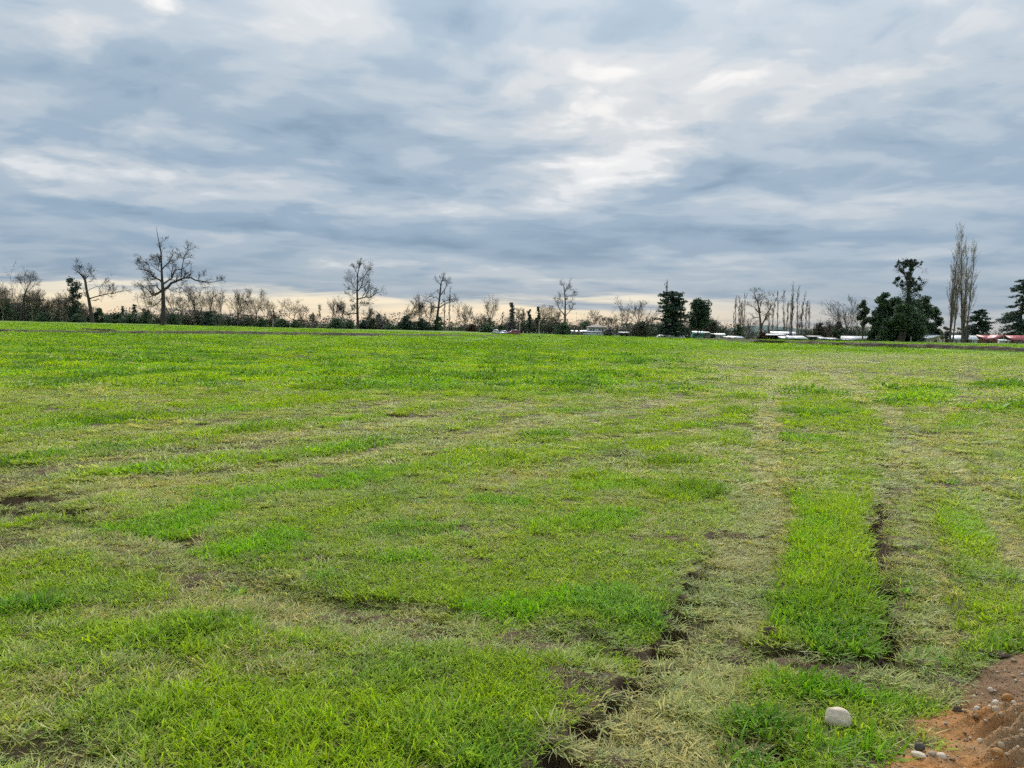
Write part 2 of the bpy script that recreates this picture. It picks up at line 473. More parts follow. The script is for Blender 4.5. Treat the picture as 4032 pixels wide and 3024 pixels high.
def near_line(x, y, ln):
    """normalised distance, arc position and side along a polyline"""
    pts, hw = ln
    best = np.full(x.shape, 1e9); arc = np.zeros_like(x); side = np.zeros_like(x); dd = np.full(x.shape, 1e9)
    s0 = 0.0
    for i in range(len(pts) - 1):
        a, b = pts[i], pts[i + 1]
        e = b - a
        L2 = float(e @ e) + 1e-9
        t = np.clip(((x - a[0]) * e[0] + (y - a[1]) * e[1]) / L2, 0, 1)
        qx, qy = x - a[0] - t * e[0], y - a[1] - t * e[1]
        dist = np.hypot(qx, qy)
        q = dist / (hw[i] + (hw[i + 1] - hw[i]) * t)
        m = q < best
        best[m] = q[m]; dd[m] = dist[m]
        arc[m] = (s0 + t * math.sqrt(L2))[m]
        side[m] = np.sign(e[0] * qy - e[1] * qx)[m]        # + = left of the way it runs
        s0 += math.sqrt(L2)
    return best, arc, side, dd


def zones(x, y):
    n1 = fbm(x, y, 2.2, 4, 1); n2 = fbm(x, y, 0.7, 4, 3); n3 = fbm(x, y, 7.0, 3, 6); n4 = fbm(x, y, 0.16, 3, 9)
    r = np.hypot(x, y)
    flat = np.zeros_like(x); mud = np.zeros_like(x); lane = np.zeros_like(x); bare = np.zeros_like(x); lush = np.zeros_like(x); blue = np.zeros_like(x); dz = np.zeros_like(x)
    for i, (ln, fl, md) in enumerate(TRACKS):
        c, R = ln[0].mean(0), np.ptp(ln[0], axis=0).max() * 0.75 + 4
        m = np.hypot(x - c[0], y - c[1]) < R
        if not m.any(): continue
        q, arc, side, dist = near_line(x[m], y[m], ln)
        qq = q + (n1[m] - 0.5) * 0.95 + (n3[m] - .5) * 0.35
        k = 1 - sstep(qq, 0.72, 1.18)
        brk = sstep(n2[m] + 0.55 * (n1[m] - .5), 0.24, 0.40) if i > 1 else 1.0
        if i > 3: q = q / 1.25
        f = k * fl * brk
        flat[m] = np.maximum(flat[m], f)
        if i < 4: lane[m] = np.maximum(lane[m], k * (1.0, .62, .95, .6)[i])
        mm = md * (1 - sstep(qq, 0.35, 1.0)) * brk * sstep(n1[m] * .6 + n3[m] * .4, 0.38, 0.62) * 1.7
        if i < 2:
            # tyre rut: sunk bed, lug prints bitten into the left edge
            bed = 1 - sstep(q, 0.80, 1.0)
            dz[m] -= bed * (0.045 if i == 0 else 0.04)
            pitch = 0.27
            ph = (arc / pitch + 0.25 * np.minimum(q, 1.3)) % 1.0
            ph = (ph + (n1[m] - .5) * .25) % 1.0
            lug = sstep(ph, .12, .66) * (1 - sstep(ph, .74, .88))
            near = sstep(-y[m], -6.2, -5.2) if i == 0 else sstep(-y[m], -11, -7)
            q = q + (n3[m] - .5) * .16 + (n1[m] - .5) * .12
            left = np.where(side > 0, 1.0, 0.0) * sstep(q, .42, .88) * (1 - sstep(q, .96, 1.10))
            groove = left * lug * near
            dz[m] -= groove * (0.12 if i == 0 else 0.06) * (.6 + .8 * n3[m])
            bars = lug * (1 - sstep(q, 0.7, 0.9)) * near
            dz[m] -= 0.016 * bars
            mm = np.maximum(mm, np.clip(groove * 2.4, 0, 1))
            bare[m] = np.maximum(bare[m], np.where(side > 0, 1.0, 0.0) * sstep(q, .36, .66) * (1 - sstep(q, 1.03, 1.22)) * sstep(ph, .04, .28) * (1 - sstep(ph, .80, .97)) * near)
            mm = np.maximum(mm, 0.55 * bars * sstep(n1[m], .35, .6))
            if i == 1:
                lip = np.where(side > 0, 1.0, 0.0) * np.exp(-((q - 0.90) / 0.10) ** 2) * sstep(-y[m], -14, -9) * sstep(n3[m] + .3 * n1[m], .34, .55)
                mm = np.maximum(mm, lip); dz[m] -= lip * 0.085; bare[m] = np.maximum(bare[m], lip)
        else:
            dz[m] -= 0.03 * k * fl
        mud[m] = np.maximum(mud[m], np.clip(mm, 0, 1))
    for ln, dp in GROOVES:
        m = np.hypot(x - ln[0][:, 0].mean(), y - ln[0][:, 1].mean()) < np.ptp(ln[0], axis=0).max() * .75 + 1
        if not m.any(): continue
        q = near_line(x[m], y[m], ln)[0]
        k = (1 - sstep(q + (n3[m] - .5) * 1.1, .6, 1.35)) * sstep(n1[m] + .35 * n3[m], .33, .48)
        dz[m] -= k * dp
        bare[m] = np.maximum(bare[m], k)
    # faint streaks left by the mower and older wheels, all running one way
    su, sv = x * STREAK_D[0] + y * STREAK_D[1], -x * STREAK_D[1] + y * STREAK_D[0]
    stk = fbm(su * .10, sv * 1.15, 1.0, 3, 13)
    flat = np.maximum(flat, .42 * sstep(stk, .53, .64) * sstep(r, 4, 9) * (1 - sstep(y, 34, 60)))
    mud = np.maximum(mud, np.clip(bare * 1.2, 0, 1))
    for ln, a, bl in LUSH:
        c, R = ln[0].mean(0), np.ptp(ln[0], axis=0).max() * 0.6 + 2.5 * ln[1].max() + .3
        m = np.hypot(x - c[0], y - c[1]) < R
        if not m.any(): continue
        q, arc, side, dist = near_line(x[m], y[m], ln)
        k = (1 - sstep(q + (n1[m] - .5) * 1.7 + (n3[m] - .5) * 1.0, 0.45, 1.30)) * a * (.7 + .6 * n3[m])
        nb = blue[m]
        blue[m] = np.where(k > lush[m], bl * k, nb)
        lush[m] = np.maximum(lush[m], k)
    for ln, s in DULL:
        m = np.hypot(x - ln[0][:, 0].mean(), y - ln[0][:, 1].mean()) < np.ptp(ln[0], axis=0).max() * .75 + 1
        if not m.any(): continue
        k = (1 - sstep(near_line(x[m], y[m], ln)[0] + (n1[m] - .5), .6, 1.3)) * s
        lush[m] *= 1 - k
        flat[m] = np.maximum(flat[m], .55 * k * sstep(n1[m] + .4 * (n3[m] - .5), .42, .58))
    for ln, a, bl in TUFTS:
        m = np.hypot(x - ln[0][:, 0].mean(), y - ln[0][:, 1].mean()) < 1.0
        if not m.any(): continue
        k = (1 - sstep(near_line(x[m], y[m], ln)[0] + (n1[m] - .5) * .8 + (n3[m] - .5), .55, 1.25)) * a
        lush[m] = np.maximum(lush[m], k); blue[m] = np.maximum(blue[m], bl * k); flat[m] *= 1 - k
    for (hx, hy), a, b, dpt in HOLES:
        m = np.hypot(x - hx, y - hy) < 3 * max(a, b)
        if not m.any(): continue
        q = np.hypot((x[m] - hx) / a, (y[m] - hy) / b) + (n3[m] - .5) * 1.8 + (n1[m] - .5) * 1.2
        k = 1 - sstep(q, 0.55, 1.25)
        dz[m] -= k * dpt * .8 * (.4 + 1.2 * n3[m])
        mud[m] = np.maximum(mud[m], k); bare[m] = np.maximum(bare[m], k * .85)
        lush[m] *= (1 - k)
    # the open meadow further off is all lush; the worn part ends in a ragged edge
    mead = sstep(y + (n4 - .5) * 9 + (n2 - .5) * 6, 17.5, 26) * (1 - sstep(x - 0.22 * y, -3.5, 4) * (1 - sstep(y, 62, 95)))
    lush = np.maximum(lush, mead * 0.85)
    flat = flat * (1 - 0.75 * lush * (1 - mead)) * (1 - 0.85 * mead)
    mud = mud * (1 - 0.9 * mead)
    # random patches of better and poorer grass
    lush = np.clip(lush + 0.32 * sstep(n2, .50, .66) * (1 - flat) - 0.10, 0, 1)
    blue = np.clip(np.maximum(blue, 0.6 * sstep(fbm(x, y, 1.1, 3, 12), .60, .74)), 0, 1)
    flat = np.clip(np.maximum(flat, 0.5 * sstep(fbm(x, y, 0.9, 4, 7), .52, .66) * (1 - lush)), 0, 1)
    mud = np.clip(np.maximum(mud, 0.85 * sstep(fbm(x, y, 2.6, 4, 11), .68, .76) * (1 - lush)), 0, 1)
    # the wheel lanes stay pressed flat all the way out
    lush *= 1 - .88 * lane
    flat = np.maximum(flat, .95 * lane)
    # orange fill
    dirt = np.zeros_like(x)
    m = (np.abs(x - 4) < 5.5) & (np.abs(y - 3.2) < 4)
    if m.any():
        xx, yy = x[m], y[m]
        inside = np.zeros(xx.shape, bool); dist = np.full(xx.shape, 1e9)
        nP = len(DIRT)
        for i in range(nP):
            (x0, y0), (x1, y1) = DIRT[i], DIRT[(i + 1) % nP]
            cross = ((y0 > yy) != (y1 > yy)) & (xx < (x1 - x0) * (yy - y0) / (y1 - y0 + 1e-12) + x0)
            inside ^= cross
            ex, ey = x1 - x0, y1 - y0
            t = np.clip(((xx - x0) * ex + (yy - y0) * ey) / (ex * ex + ey * ey + 1e-9), 0, 1)
            dist = np.minimum(dist, np.hypot(xx - x0 - t * ex, yy - y0 - t * ey))
        sd_ = np.where(inside, dist, -dist) + (n1[m] - .5) * .10 + (n3[m] - .5) * .07
        dk = sstep(sd_, -0.03, 0.06)
        dirt[m] = dk
        hgt = 0.055 * sstep(sd_, 0.0, 0.5)
        # tyre ridges run up to the right
        uu = (yy * 0.93 - xx * 0.36) + 0.012 * np.sin(xx * 9.1)
        ridge = np.abs(((uu / 0.086 + .25) % 1.0) - 0.5) * 2
        rid = sstep(ridge, .25, .85) * sstep(sd_, .10, .26) * sstep(-yy, -3.62, -3.40) * (0.5 + 1.0 * n1[m])
        hgt += 0.05 * rid * (.55 + .9 * n3[m]) + 0.035 * (n3[m] - .5) * dk + 0.05 * (n1[m] - .5) + .022 * (fbm(xx, yy, 22, 2, 4) - .5) * dk
        dz[m] += hgt * dk
        for arr in (lush, flat, blue): arr[m] *= (1 - dk)
        mud[m] *= (1 - dk)
    dz += (n1 - .5) * 0.035 + (n2 - .5) * 0.07 * sstep(r, 3, 12) + (n4 - .5) * .25 * sstep(r, 15, 40)
    dz += ((n3 - .5) * 0.05 + (fbm(x, y, 19, 2, 8) - .5) * .035 * (r < 12)) * mud
    return dict(bare=bare, flat=flat, mud=mud, lush=lush, blue=blue, dirt=dirt, dz=dz, n1=n1, n2=n2, n3=n3, n4=n4, r=r)


C_SOIL, C_THATCH, C_FAR = np.array((.090, .059, .034)), np.array((.135, .122, .045)), np.array((.135, .235, .018))


def build_ground():
    rs = [0.0, 0.5, 0.9]
    r = 1.2
    while r < 5.2: rs.append(r); r *= 1.0042
    while r < 13: rs.append(r); r *= 1.0072
    while r < 160: rs.append(r); r *= 1.021
    while r < 6000: rs.append(r); r *= 1.09
    rs = np.array(rs)
    fine = np.arange(-44, 44.01, 0.24)
    a = np.concatenate([fine, np.arange(46, 315.9, 3.0)])
    a = np.radians(a)
    Rg, Ag = np.meshgrid(rs, a, indexing='ij')
    x, y = (Rg * np.sin(Ag)).ravel(), (Rg * np.cos(Ag)).ravel()
    zn = zones(x, y)
    z = land(x, y) + zn['dz'] * (1 - sstep(zn['r'], 200, 400))
    nr, na = Rg.shape
    i, j = np.meshgrid(np.arange(nr - 1), np.arange(na), indexing='ij')
    j2 = (j + 1) % na
    q = np.stack([i * na + j, i * na + j2, (i + 1) * na + j2, (i + 1) * na + j], -1).reshape(-1, 4)[:, ::-1]
    me = mesh_np('ground', np.stack([x, y, z], 1), quads=q[na:], smooth=True)
    k = lambda n: zn[n][:, None]
    farm = sstep(zn['r'], 30, 110)[:, None]
    thatch = C_THATCH * (0.55 + .5 * k('n3')) * (1 - .35 * k('lush'))
    col = thatch * (1 - farm) + C_FAR * (0.8 + .4 * k('n4')) * farm
    soil = C_SOIL * (0.30 + 1.2 * k('n3')) * (.6 + .8 * k('n1'))
    mk = np.clip(k('mud') * 1.3, 0, 1)
    col = col * (1 - mk) + soil * mk
    # orange gravelly fill, browner at its rim
    o1, o2, o3 = np.array((.36, .162, .048)), np.array((.34, .22, .115)), np.array((.165, .092, .048))
    t = sstep(zn['n2'] * .5 + zn['n1'] * .5, .40, .60)[:, None]
    oc = o1 * (1 - t) + o2 * t
    rim = np.clip(sstep(y + .5 * (zn['n1'] - .5), 3.3, 3.7), 0, 1)[:, None]
    oc = oc * (1 - .8 * rim) + o3 * .8 * rim
    oc = oc * (0.7 + .6 * k('n3'))
    col = col * (1 - k('dirt')) + oc * k('dirt')
    vattr(me, 'col', np.clip(col, 0, 1))
    vattr(me, 'soil', np.clip(zn['mud'] + zn['dirt'], 0, 1), 'FLOAT')
    m, N, out = material('meadow_ground')
    b = N.new('ShaderNodeBsdfPrincipled')
    at_ = N.new('ShaderNodeAttribute', attribute_name='col')
    so = N.new('ShaderNodeAttribute', attribute_name='soil')
    ge = N.new('ShaderNodeNewGeometry')
    f1 = N.noise(ge.outputs['Position'], 60, 4, 0.65)
    f2 = N.noise(ge.outputs['Position'], 9, 3, 0.6)
    f = N.m('ADD', N.m('MULTIPLY', f1, 0.9), N.m('MULTIPLY', f2, 0.7))
    N.put(b.inputs['Base Color'], N.v('SCALE', at_.outputs['Color'], s=N.m('ADD', f, 0.18)))
    b.inputs['Roughness'].default_value = 0.9
    b.inputs['Specular IOR Level'].default_value = 0.2
    bp = N.new('ShaderNodeBump')
    bp.inputs['Strength'].default_value = 0.9
    bp.inputs['Distance'].default_value = 0.012
    N.put(bp.inputs['Height'], N.m('ADD', f1, N.m('MULTIPLY', f2, 1.5)))
    N.l.new(bp.outputs[0], b.inputs['Normal'])
    N.l.new(b.outputs[0], out.inputs[0])
    o = link('ground', me, m)
    tag(o, 'flat green meadow ground crossed by worn tyre tracks and bare soil', 'ground', kind='structure')


build_ground()


def gz(x, y):
    x, y = np.atleast_1d(np.asarray(x, float)), np.atleast_1d(np.asarray(y, float))
    return land(x, y) + zones(x, y)['dz'] * (1 - sstep(np.hypot(x, y), 200, 400))

# ------------------------------------------------------------------ trees: tools
class Limbs:
    """collects tapered tubes and builds them all at once"""
    def __init__(self):
        self.b = {}

    def add(self, pts, r0, r1, sides):
        n = len(pts)
        k = (r1 - r0) / (n - 1)
        self.b.setdefault((n, sides), []).append((pts, [r0 + k * i for i in range(n)]))

    def addr(self, pts, radii, sides):
        p = np.asarray(pts, float)
        self.b.setdefault((len(p), sides), []).append((p, np.asarray(radii, float)))

    def build(self, name):
        V, Q, off = [], [], 0
        for (n, k), lst in self.b.items():
            P = np.array([a for a, _ in lst], float); R = np.array([b for _, b in lst], float)
            T = np.gradient(P, axis=1)
            T /= np.linalg.norm(T, axis=2, keepdims=True) + 1e-9
            ref = np.where(np.abs(T[:, :1, 2:3]) > 0.8, np.array([[[1., 0.15, 0]]]), np.array([[[0.1, 0, 1.]]]))
            U = np.cross(T, np.broadcast_to(ref, T.shape)); U /= np.linalg.norm(U, axis=2, keepdims=True) + 1e-9
            W = np.cross(T, U)
            a = np.arange(k) * 2 * math.pi / k
            ring = P[:, :, None, :] + R[:, :, None, None] * (np.cos(a)[None, None, :, None] * U[:, :, None, :] + np.sin(a)[None, None, :, None] * W[:, :, None, :])
            m = len(lst)
            V.append(ring.reshape(-1, 3))
            base = off + (np.arange(m) * n * k)[:, None, None]
            i = (np.arange(n - 1) * k)[None, :, None]
            j = np.arange(k)[None, None, :]
            j2 = (j + 1) % k
            Q.append(np.stack([base + i + j, base + i + j2, base + i + k + j2, base + i + k + j], -1).reshape(-1, 4))
            off += m * n * k
        return mesh_np(name, np.concatenate(V), quads=np.concatenate(Q), smooth=True)


def wander(rng, p, d, L, n, wig, up):
    """a crooked path of n points"""
    px, py, pz = float(p[0]), float(p[1]), float(p[2])
    dx, dy, dz = float(d[0]), float(d[1]), float(d[2])
    k = 1.0 / (math.sqrt(dx * dx + dy * dy + dz * dz) + 1e-9)
    dx *= k; dy *= k; dz *= k
    st = L / (n - 1)
    pts = [(px, py, pz)]
    g = GAUSS
    i = rng.integers(0, 60000) if not isinstance(rng, random.Random) else rng.randrange(60000)
    for _ in range(n - 1):
        dx += g[i] * wig; dy += g[i + 1] * wig; dz += g[i + 2] * wig + up
        i += 3
        k = 1.0 / (math.sqrt(dx * dx + dy * dy + dz * dz) + 1e-9)
        dx *= k; dy *= k; dz *= k
        px += dx * st; py += dy * st; pz += dz * st
        pts.append((px, py, pz))
    return np.array(pts) if not isinstance(rng, random.Random) else pts


GAUSS = np.random.default_rng(1).normal(0, 1, 61000).tolist()


def sprout(rng, TB, path, r0, r1, L, level, o):
    """side branches along a path, then theirs in turn"""
    if level > o['levels']: return
    if not isinstance(rng, random.Random):
        rng = random.Random(int(rng.integers(0, 1 << 30)))
        path = [tuple(map(float, q)) for q in path]
    e = o['num'][level - 1]
    n = max(1, int(e * rng.uniform(.75, 1.25) + rng.random()))
    m = len(path)
    u = rng.uniform
    lo = o.get('from', .2) if level == 1 else .12
    a0, a1 = o['ang']; l0, l1 = o['len']
    lift, wig, up, rmin, rk = o.get('lift', .15), o['wig'], o.get('up', .05), o['rmin'], o['rad']
    np_ = (6, 4, 3, 2, 2)[level - 1]
    sides = 4 if level == 1 else 3
    last = level == o['levels']
    for i in range(n):
        t = u(lo, 1.0)
        f = t * (m - 1); a = int(f)
        if a > m - 2: a = m - 2
        w = f - a
        A, B = path[a], path[a + 1]
        tx, ty, tz = B[0] - A[0], B[1] - A[1], B[2] - A[2]
        p = (A[0] + tx * w, A[1] + ty * w, A[2] + tz * w)
        k = 1.0 / (math.sqrt(tx * tx + ty * ty + tz * tz) + 1e-9)
        tx *= k; ty *= k; tz *= k
        vx, vy, vz = u(-1, 1), u(-1, 1), u(-1, 1)
        dt = vx * tx + vy * ty + vz * tz
        vx -= dt * tx; vy -= dt * ty; vz -= dt * tz
        k = 1.0 / (math.sqrt(vx * vx + vy * vy + vz * vz) + 1e-9)
        an = u(a0, a1); c, s = math.cos(an), math.sin(an) * k
        d = (tx * c + vx * s, ty * c + vy * s, tz * c + vz * s + lift)
        l = L * u(l0, l1) * (1.05 - .35 * t) * (1.0 if level == 1 else 1.3)
        r = max((r0 + (r1 - r0) * t) * rk, rmin if not last else rmin * .75)
        q = wander(rng, p, d, l, np_, wig, up)
        TB.add(q, r, max(r * .35, rmin * .6), sides)
        if not last:
            sprout(rng, TB, q, r, r * .35, l, level + 1, o)


OAK = dict(levels=3, num=(8, 5, 3), ang=(.45, 1.1), len=(.36, .68), rad=.5, rmin=.03, wig=.22, lift=.18, up=.04)
BARE = dict(levels=3, num=(9, 5, 3), ang=(.35, .9), len=(.36, .68), rad=.45, rmin=.03, wig=.13, lift=.2, up=.05)
SLIM = dict(levels=3, num=(20, 6, 3), ang=(.35, .8), len=(.2, .34), rad=.4, rmin=.028, wig=.12, lift=.3, up=.08)
POPLAR = dict(levels=3, num=(36, 6, 2.5), ang=(.25, .55), len=(.20, .36), rad=.42, rmin=.024, wig=.05, lift=.35, up=.11)


def bark(name, col, col2):
    m, N, out = material(name)
    b = N.new('ShaderNodeBsdfPrincipled')
    tc = N.new('ShaderNodeTexCoord')
    mp = N.new('ShaderNodeMapping'); N.put(mp.inputs[0], tc.outputs['Object']); mp.inputs['Scale'].default_value = (3, 3, .5)
    N.put(b.inputs['Base Color'], N.ramp(N.noise(mp.outputs[0], 2.2, 5, .65), [(.3, col2), (.7, col)]))
    b.inputs['Roughness'].default_value = .9
    b.inputs['Specular IOR Level'].default_value = .15
    N.l.new(b.outputs[0], out.inputs[0])
    return m


B_DARK = bark('bark_dark', (.10, .086, .075), (.042, .037, .035))
B_GREY = bark('bark_grey', (.19, .162, .142), (.085, .073, .066))
B_PALE = bark('bark_pale', (.36, .29, .225), (.18, .14, .105))
B_RED = bark('bark_reddish', (.17, .118, .098), (.08, .058, .05))


def leaf_mat(name, c1, c2, trans=.25):
    m, N, out = material(name)
    v = N.new('ShaderNodeAttribute', attribute_name='var')
    s = N.new('ShaderNodeSeparateColor'); N.put(s.inputs[0], v.outputs['Color'])
    c = N.mix(s.outputs[0], c1, c2)
    b = N.new('ShaderNodeBsdfPrincipled')
    N.put(b.inputs['Base Color'], c)
    b.inputs['Roughness'].default_value = .6
    b.inputs['Specular IOR Level'].default_value = .25
    tr = N.new('ShaderNodeBsdfTranslucent'); N.put(tr.inputs[0], c)
    mx = N.new('ShaderNodeMixShader'); mx.inputs[0].default_value = trans
    N.l.new(b.outputs[0], mx.inputs[1]); N.l.new(tr.outputs[0], mx.inputs[2]); N.l.new(mx.outputs[0], out.inputs[0])
    return m


L_PINE = leaf_mat('needles_dark', (.036, .068, .054), (.085, .128, .078))
L_EVER = leaf_mat('leaves_evergreen', (.044, .084, .056), (.118, .17, .082))
L_EUC = leaf_mat('leaves_olive', (.045, .075, .046), (.11, .14, .072))
L_IVY = leaf_mat('leaves_ivy', (.036, .064, .050), (.08, .12, .076))
L_BLUE = leaf_mat('needles_bluegreen', (.045, .080, .075), (.085, .120, .105))
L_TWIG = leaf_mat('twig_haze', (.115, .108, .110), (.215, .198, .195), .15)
L_OLIVE = leaf_mat('scrub_olive', (.066, .074, .046), (.135, .132, .08))
L_RUST = leaf_mat('scrub_rust', (.070, .044, .032), (.135, .085, .058))


def leaves(rng, C, size, sq=1.0, droop=0.0):
    """one small leaf spray (a bent diamond of two triangles) at each point of C"""
    n = len(C)
    a = rng.normal(0, 1, (n, 3)); a[:, 2] *= .6
    a /= np.linalg.norm(a, axis=1, keepdims=True) + 1e-9
    a[:, 2] -= droop
    b = rng.normal(0, 1, (n, 3)); b -= a * (a * b).sum(1, keepdims=True); b /= np.linalg.norm(b, axis=1, keepdims=True) + 1e-9
    s = (size * rng.uniform(.55, 1.35, n))[:, None]
    up = np.cross(a, b) * s * .22
    P0, P1, P2, P3 = C - a * s * .5, C + b * s * .33 * sq + up, C + a * s * .5, C - b * s * .33 * sq + up
    V = np.stack([P0, P1, P2, P3], 1).reshape(-1, 3)
    i = np.arange(n) * 4
    T = np.concatenate([np.stack([i, i + 1, i + 2], 1), np.stack([i, i + 2, i + 3], 1)])
    var = np.repeat(rng.random(n), 4)
    return V, T, var


def leaf_mesh(name, V, T, var):
    me = mesh_np(name, V, tris=T)
    vattr(me, 'var', np.stack([var, var, var], 1))
    return me


def blobs(rng, centres, radii, n, shell=.55):
    """points through the volume of clumps, thicker towards their skins"""
    centres = np.asarray(centres, float); radii = np.asarray(radii, float)
    if radii.ndim == 1: radii = np.stack([radii] * 3, 1)
    w = radii.prod(1) ** (2 / 3); w /= w.sum()
    k = rng.choice(len(centres), n, p=w)
    d = rng.normal(0, 1, (n, 3)); d /= np.linalg.norm(d, axis=1, keepdims=True)
    r = shell + (1 - shell) * rng.random(n) ** .5
    r *= 1 + rng.normal(0, .10, n)
    return centres[k] + d * r[:, None] * radii[k], k


def tree_root(name, label, cat, loc, group=None):
    o = bpy.data.objects.new(name, None)
    o.empty_display_size = .3
    COL.objects.link(o)
    o.location = loc
    return tag(o, label, cat, group)


def foot(u, D):
    """where a thing seen in pixel column u stands, D metres off, on the land"""
    p = at(u, 1300, D)
    for _ in range(3):
        z = land1(p.x, p.y)
        h = CAM_H - z
        # move to the pixel row of the ground there so that the column keeps
        v = 1300
        for _ in range(4):
            q = at(u, v, D)
            v += (q.z - z) * F / D
        p = at(u, v, D)
    return np.array((p.x, p.y, land1(p.x, p.y)))


def m_px(D):
    return D / F


# ---- trees whose limbs the photograph shows one by one
def traced_tree(name, label, D, conv, trunk, limbs, seed, mat, opts, group=None, tw=1.0, cat='tree', extra=None):
    """trunk: [(x, y, radius m)...] from the foot up; limbs: ([(x, y)...], r0, r1), in picture coordinates taken by conv to photograph pixels"""
    rng = np.random.default_rng(seed)
    px = [conv(x, y) for x, y, r in trunk]
    base = foot(px[0][0], D)
    u0, v0 = px[0]
    s = m_px(D)
    W = lambda u, v: np.array(((u - u0) * s + (v - v0) * s * math.sin(ROLL) * -1, 0.0, (v0 - v) * s + (u - u0) * s * math.sin(ROLL)))
    root = tree_root(name, label, cat, base, group)
    TB = Limbs()
    tp = [W(*p) for p in px]
    tp[0] = tp[0] - np.array((0, 0, .4))
    rr = [r for _, _, r in trunk]
    # root flare
    tp.insert(1, tp[0] * .0 + (tp[1] - tp[0]) * .12 + tp[0]); rr.insert(1, rr[0] * .72)
    tp = np.array(tp)
    tp[1:, 1] += np.cumsum(rng.normal(0, .12, len(tp) - 1))
    TB.addr(tp, rr, 10)
    link('trunk', TB.build('trunk'), mat, root)
    CB = Limbs()
    L0 = tp[-1, 2]
    for pts, r0, r1 in limbs:
        q = np.array([W(*conv(x, y)) for x, y in pts])
        lat = np.concatenate([[0], np.cumsum(np.hypot(np.diff(q[:, 0]), np.diff(q[:, 2])))])
        i = np.argmin(np.abs(tp[:, 2] - q[0, 2]))
        q[:, 1] = tp[i, 1] + lat * math.tan(rng.uniform(-.75, .75)) + rng.normal(0, .15, len(q)) * (lat > 0)
        # refine with small crooks
        qq = [q[0]]
        for a, b in zip(q[:-1], q[1:]):
            mid = (a + b) / 2 + rng.normal(0, .05 * np.linalg.norm(b - a), 3)
            qq += [mid, b]
        qq = np.array(qq)
        CB.add(qq, r0, r1, 6)
        o = dict(opts)
        L = lat[-1]
        o['num'] = (max(2, L * opts['dens']),) + tuple(opts['num'][1:])
        sprout(rng, CB, qq, r0, r1, min(L, opts.get('lmax', 7.0)), 1, o)
    o = dict(opts); o['num'] = (opts.get('tnum', 6),) + tuple(opts['num'][1:]); o['from'] = .45
    sprout(rng, CB, tp[2:], rr[2], rr[-1], opts.get('tlen', 5.0), 1, o)
    crown = link('crown', CB.build('crown'), mat, root)
    if extra: extra(rng, root, tp, CB)
    return root


def auto_tree(name, label, u, D, v_top, kind, seed, mat=None, spread=.35, lean=0.0, group=None, fork=.3, forks=5, twig=1.0, cat='tree', v_base=None, thick=1.0):
    """bare tree grown to the height seen in the photograph"""
    rng = np.random.default_rng(seed)
    base = foot(u, D)
    top = at(u, v_top, D)
    H = top.z - base[2]
    root = tree_root(name, label, cat, base, group)
    TB, CB = Limbs(), Limbs()
    r0 = max(.13, .016 * H) * thick
    o = dict(dict(oak=OAK, bare=BARE, slim=SLIM, poplar=POPLAR)[kind])
    o['rmin'] = max(.022, D * 8.0e-5) * twig
    if kind in ('oak', 'bare'):
        hf = H * fork
        n = 6
        t = np.linspace(0, 1, n)
        tr = np.stack([lean * hf * t ** 1.5 + rng.normal(0, .02 * H, n) * (t > 0) * .6, rng.normal(0, .015 * H, n) * (t > 0), hf * t - .3 * (t == 0)], 1)
        TB.addr(tr, r0 * np.array((1.5, 1.05, .95, .88, .82, .75)), 8)
        main = forks
        for i in range(main):
            a = 2 * math.pi * (i + rng.uniform(-.3, .3)) / main
            tilt = rng.uniform(.25, 1.0) * spread * 2.0
            if i == 0: tilt *= .25
            d = np.array((math.cos(a) * math.sin(tilt) + lean * .5, math.sin(a) * math.sin(tilt), math.cos(tilt)))
            st = tr[-1] if i < main - 2 else tr[rng.integers(2, 5)]
            L = (H - st[2]) / max(.5, math.cos(tilt * .8)) * rng.uniform(.72, .98)
            if i == 0: L = (H - st[2]) * .98
            q = wander(rng, st, d, L, 9, .13 if kind == 'bare' else .17, .05)
            CB.add(q, r0 * rng.uniform(.42, .62), o['rmin'], 5)
            o2 = dict(o)
            sprout(rng, CB, q, r0 * .5, o['rmin'], min(L, H * .5), 1, o2)
    elif kind == 'slim':
        q = wander(rng, np.array((0, 0, -.2)), np.array((lean, 0, 1.0)), H, 10, .035, .02)
        TB.add(q, r0 * .8, o['rmin'], 7)
        o['from'] = fork
        o['len'] = (.35, .7)
        sprout(rng, CB, q, r0 * .6, o['rmin'], H * .8 * spread, 1, o)
    else:
        stems = forks
        for i in range(stems):
            off = np.array((rng.uniform(-1, 1) * spread * H * .028, rng.normal(0, .5), -.2)) if i else np.array((0, 0, -.2))
            hh = H * (1.0 if i == 0 else rng.uniform(.6, .93))
            q = wander(rng, off, np.array((lean + rng.normal(0, .035), rng.normal(0, .03), 1)), hh, 10, .016, .03)
            q[:, 2] *= hh / (q[-1, 2] + 1e-9)
            TB.add(q, r0 * (.8 if i == 0 else .6), o['rmin'] * .8, 7)
            o['from'] = fork
            o['len'] = (.22, .52)
            sprout(rng, CB, q, r0 * .6, o['rmin'], hh * .42 * spread, 1, o)
    mat = mat or B_GREY
    link('trunk', TB.build('trunk'), B_GREY if kind == 'poplar' else mat, root)
    link('crown', CB.build('crown'), mat, root)
    return root


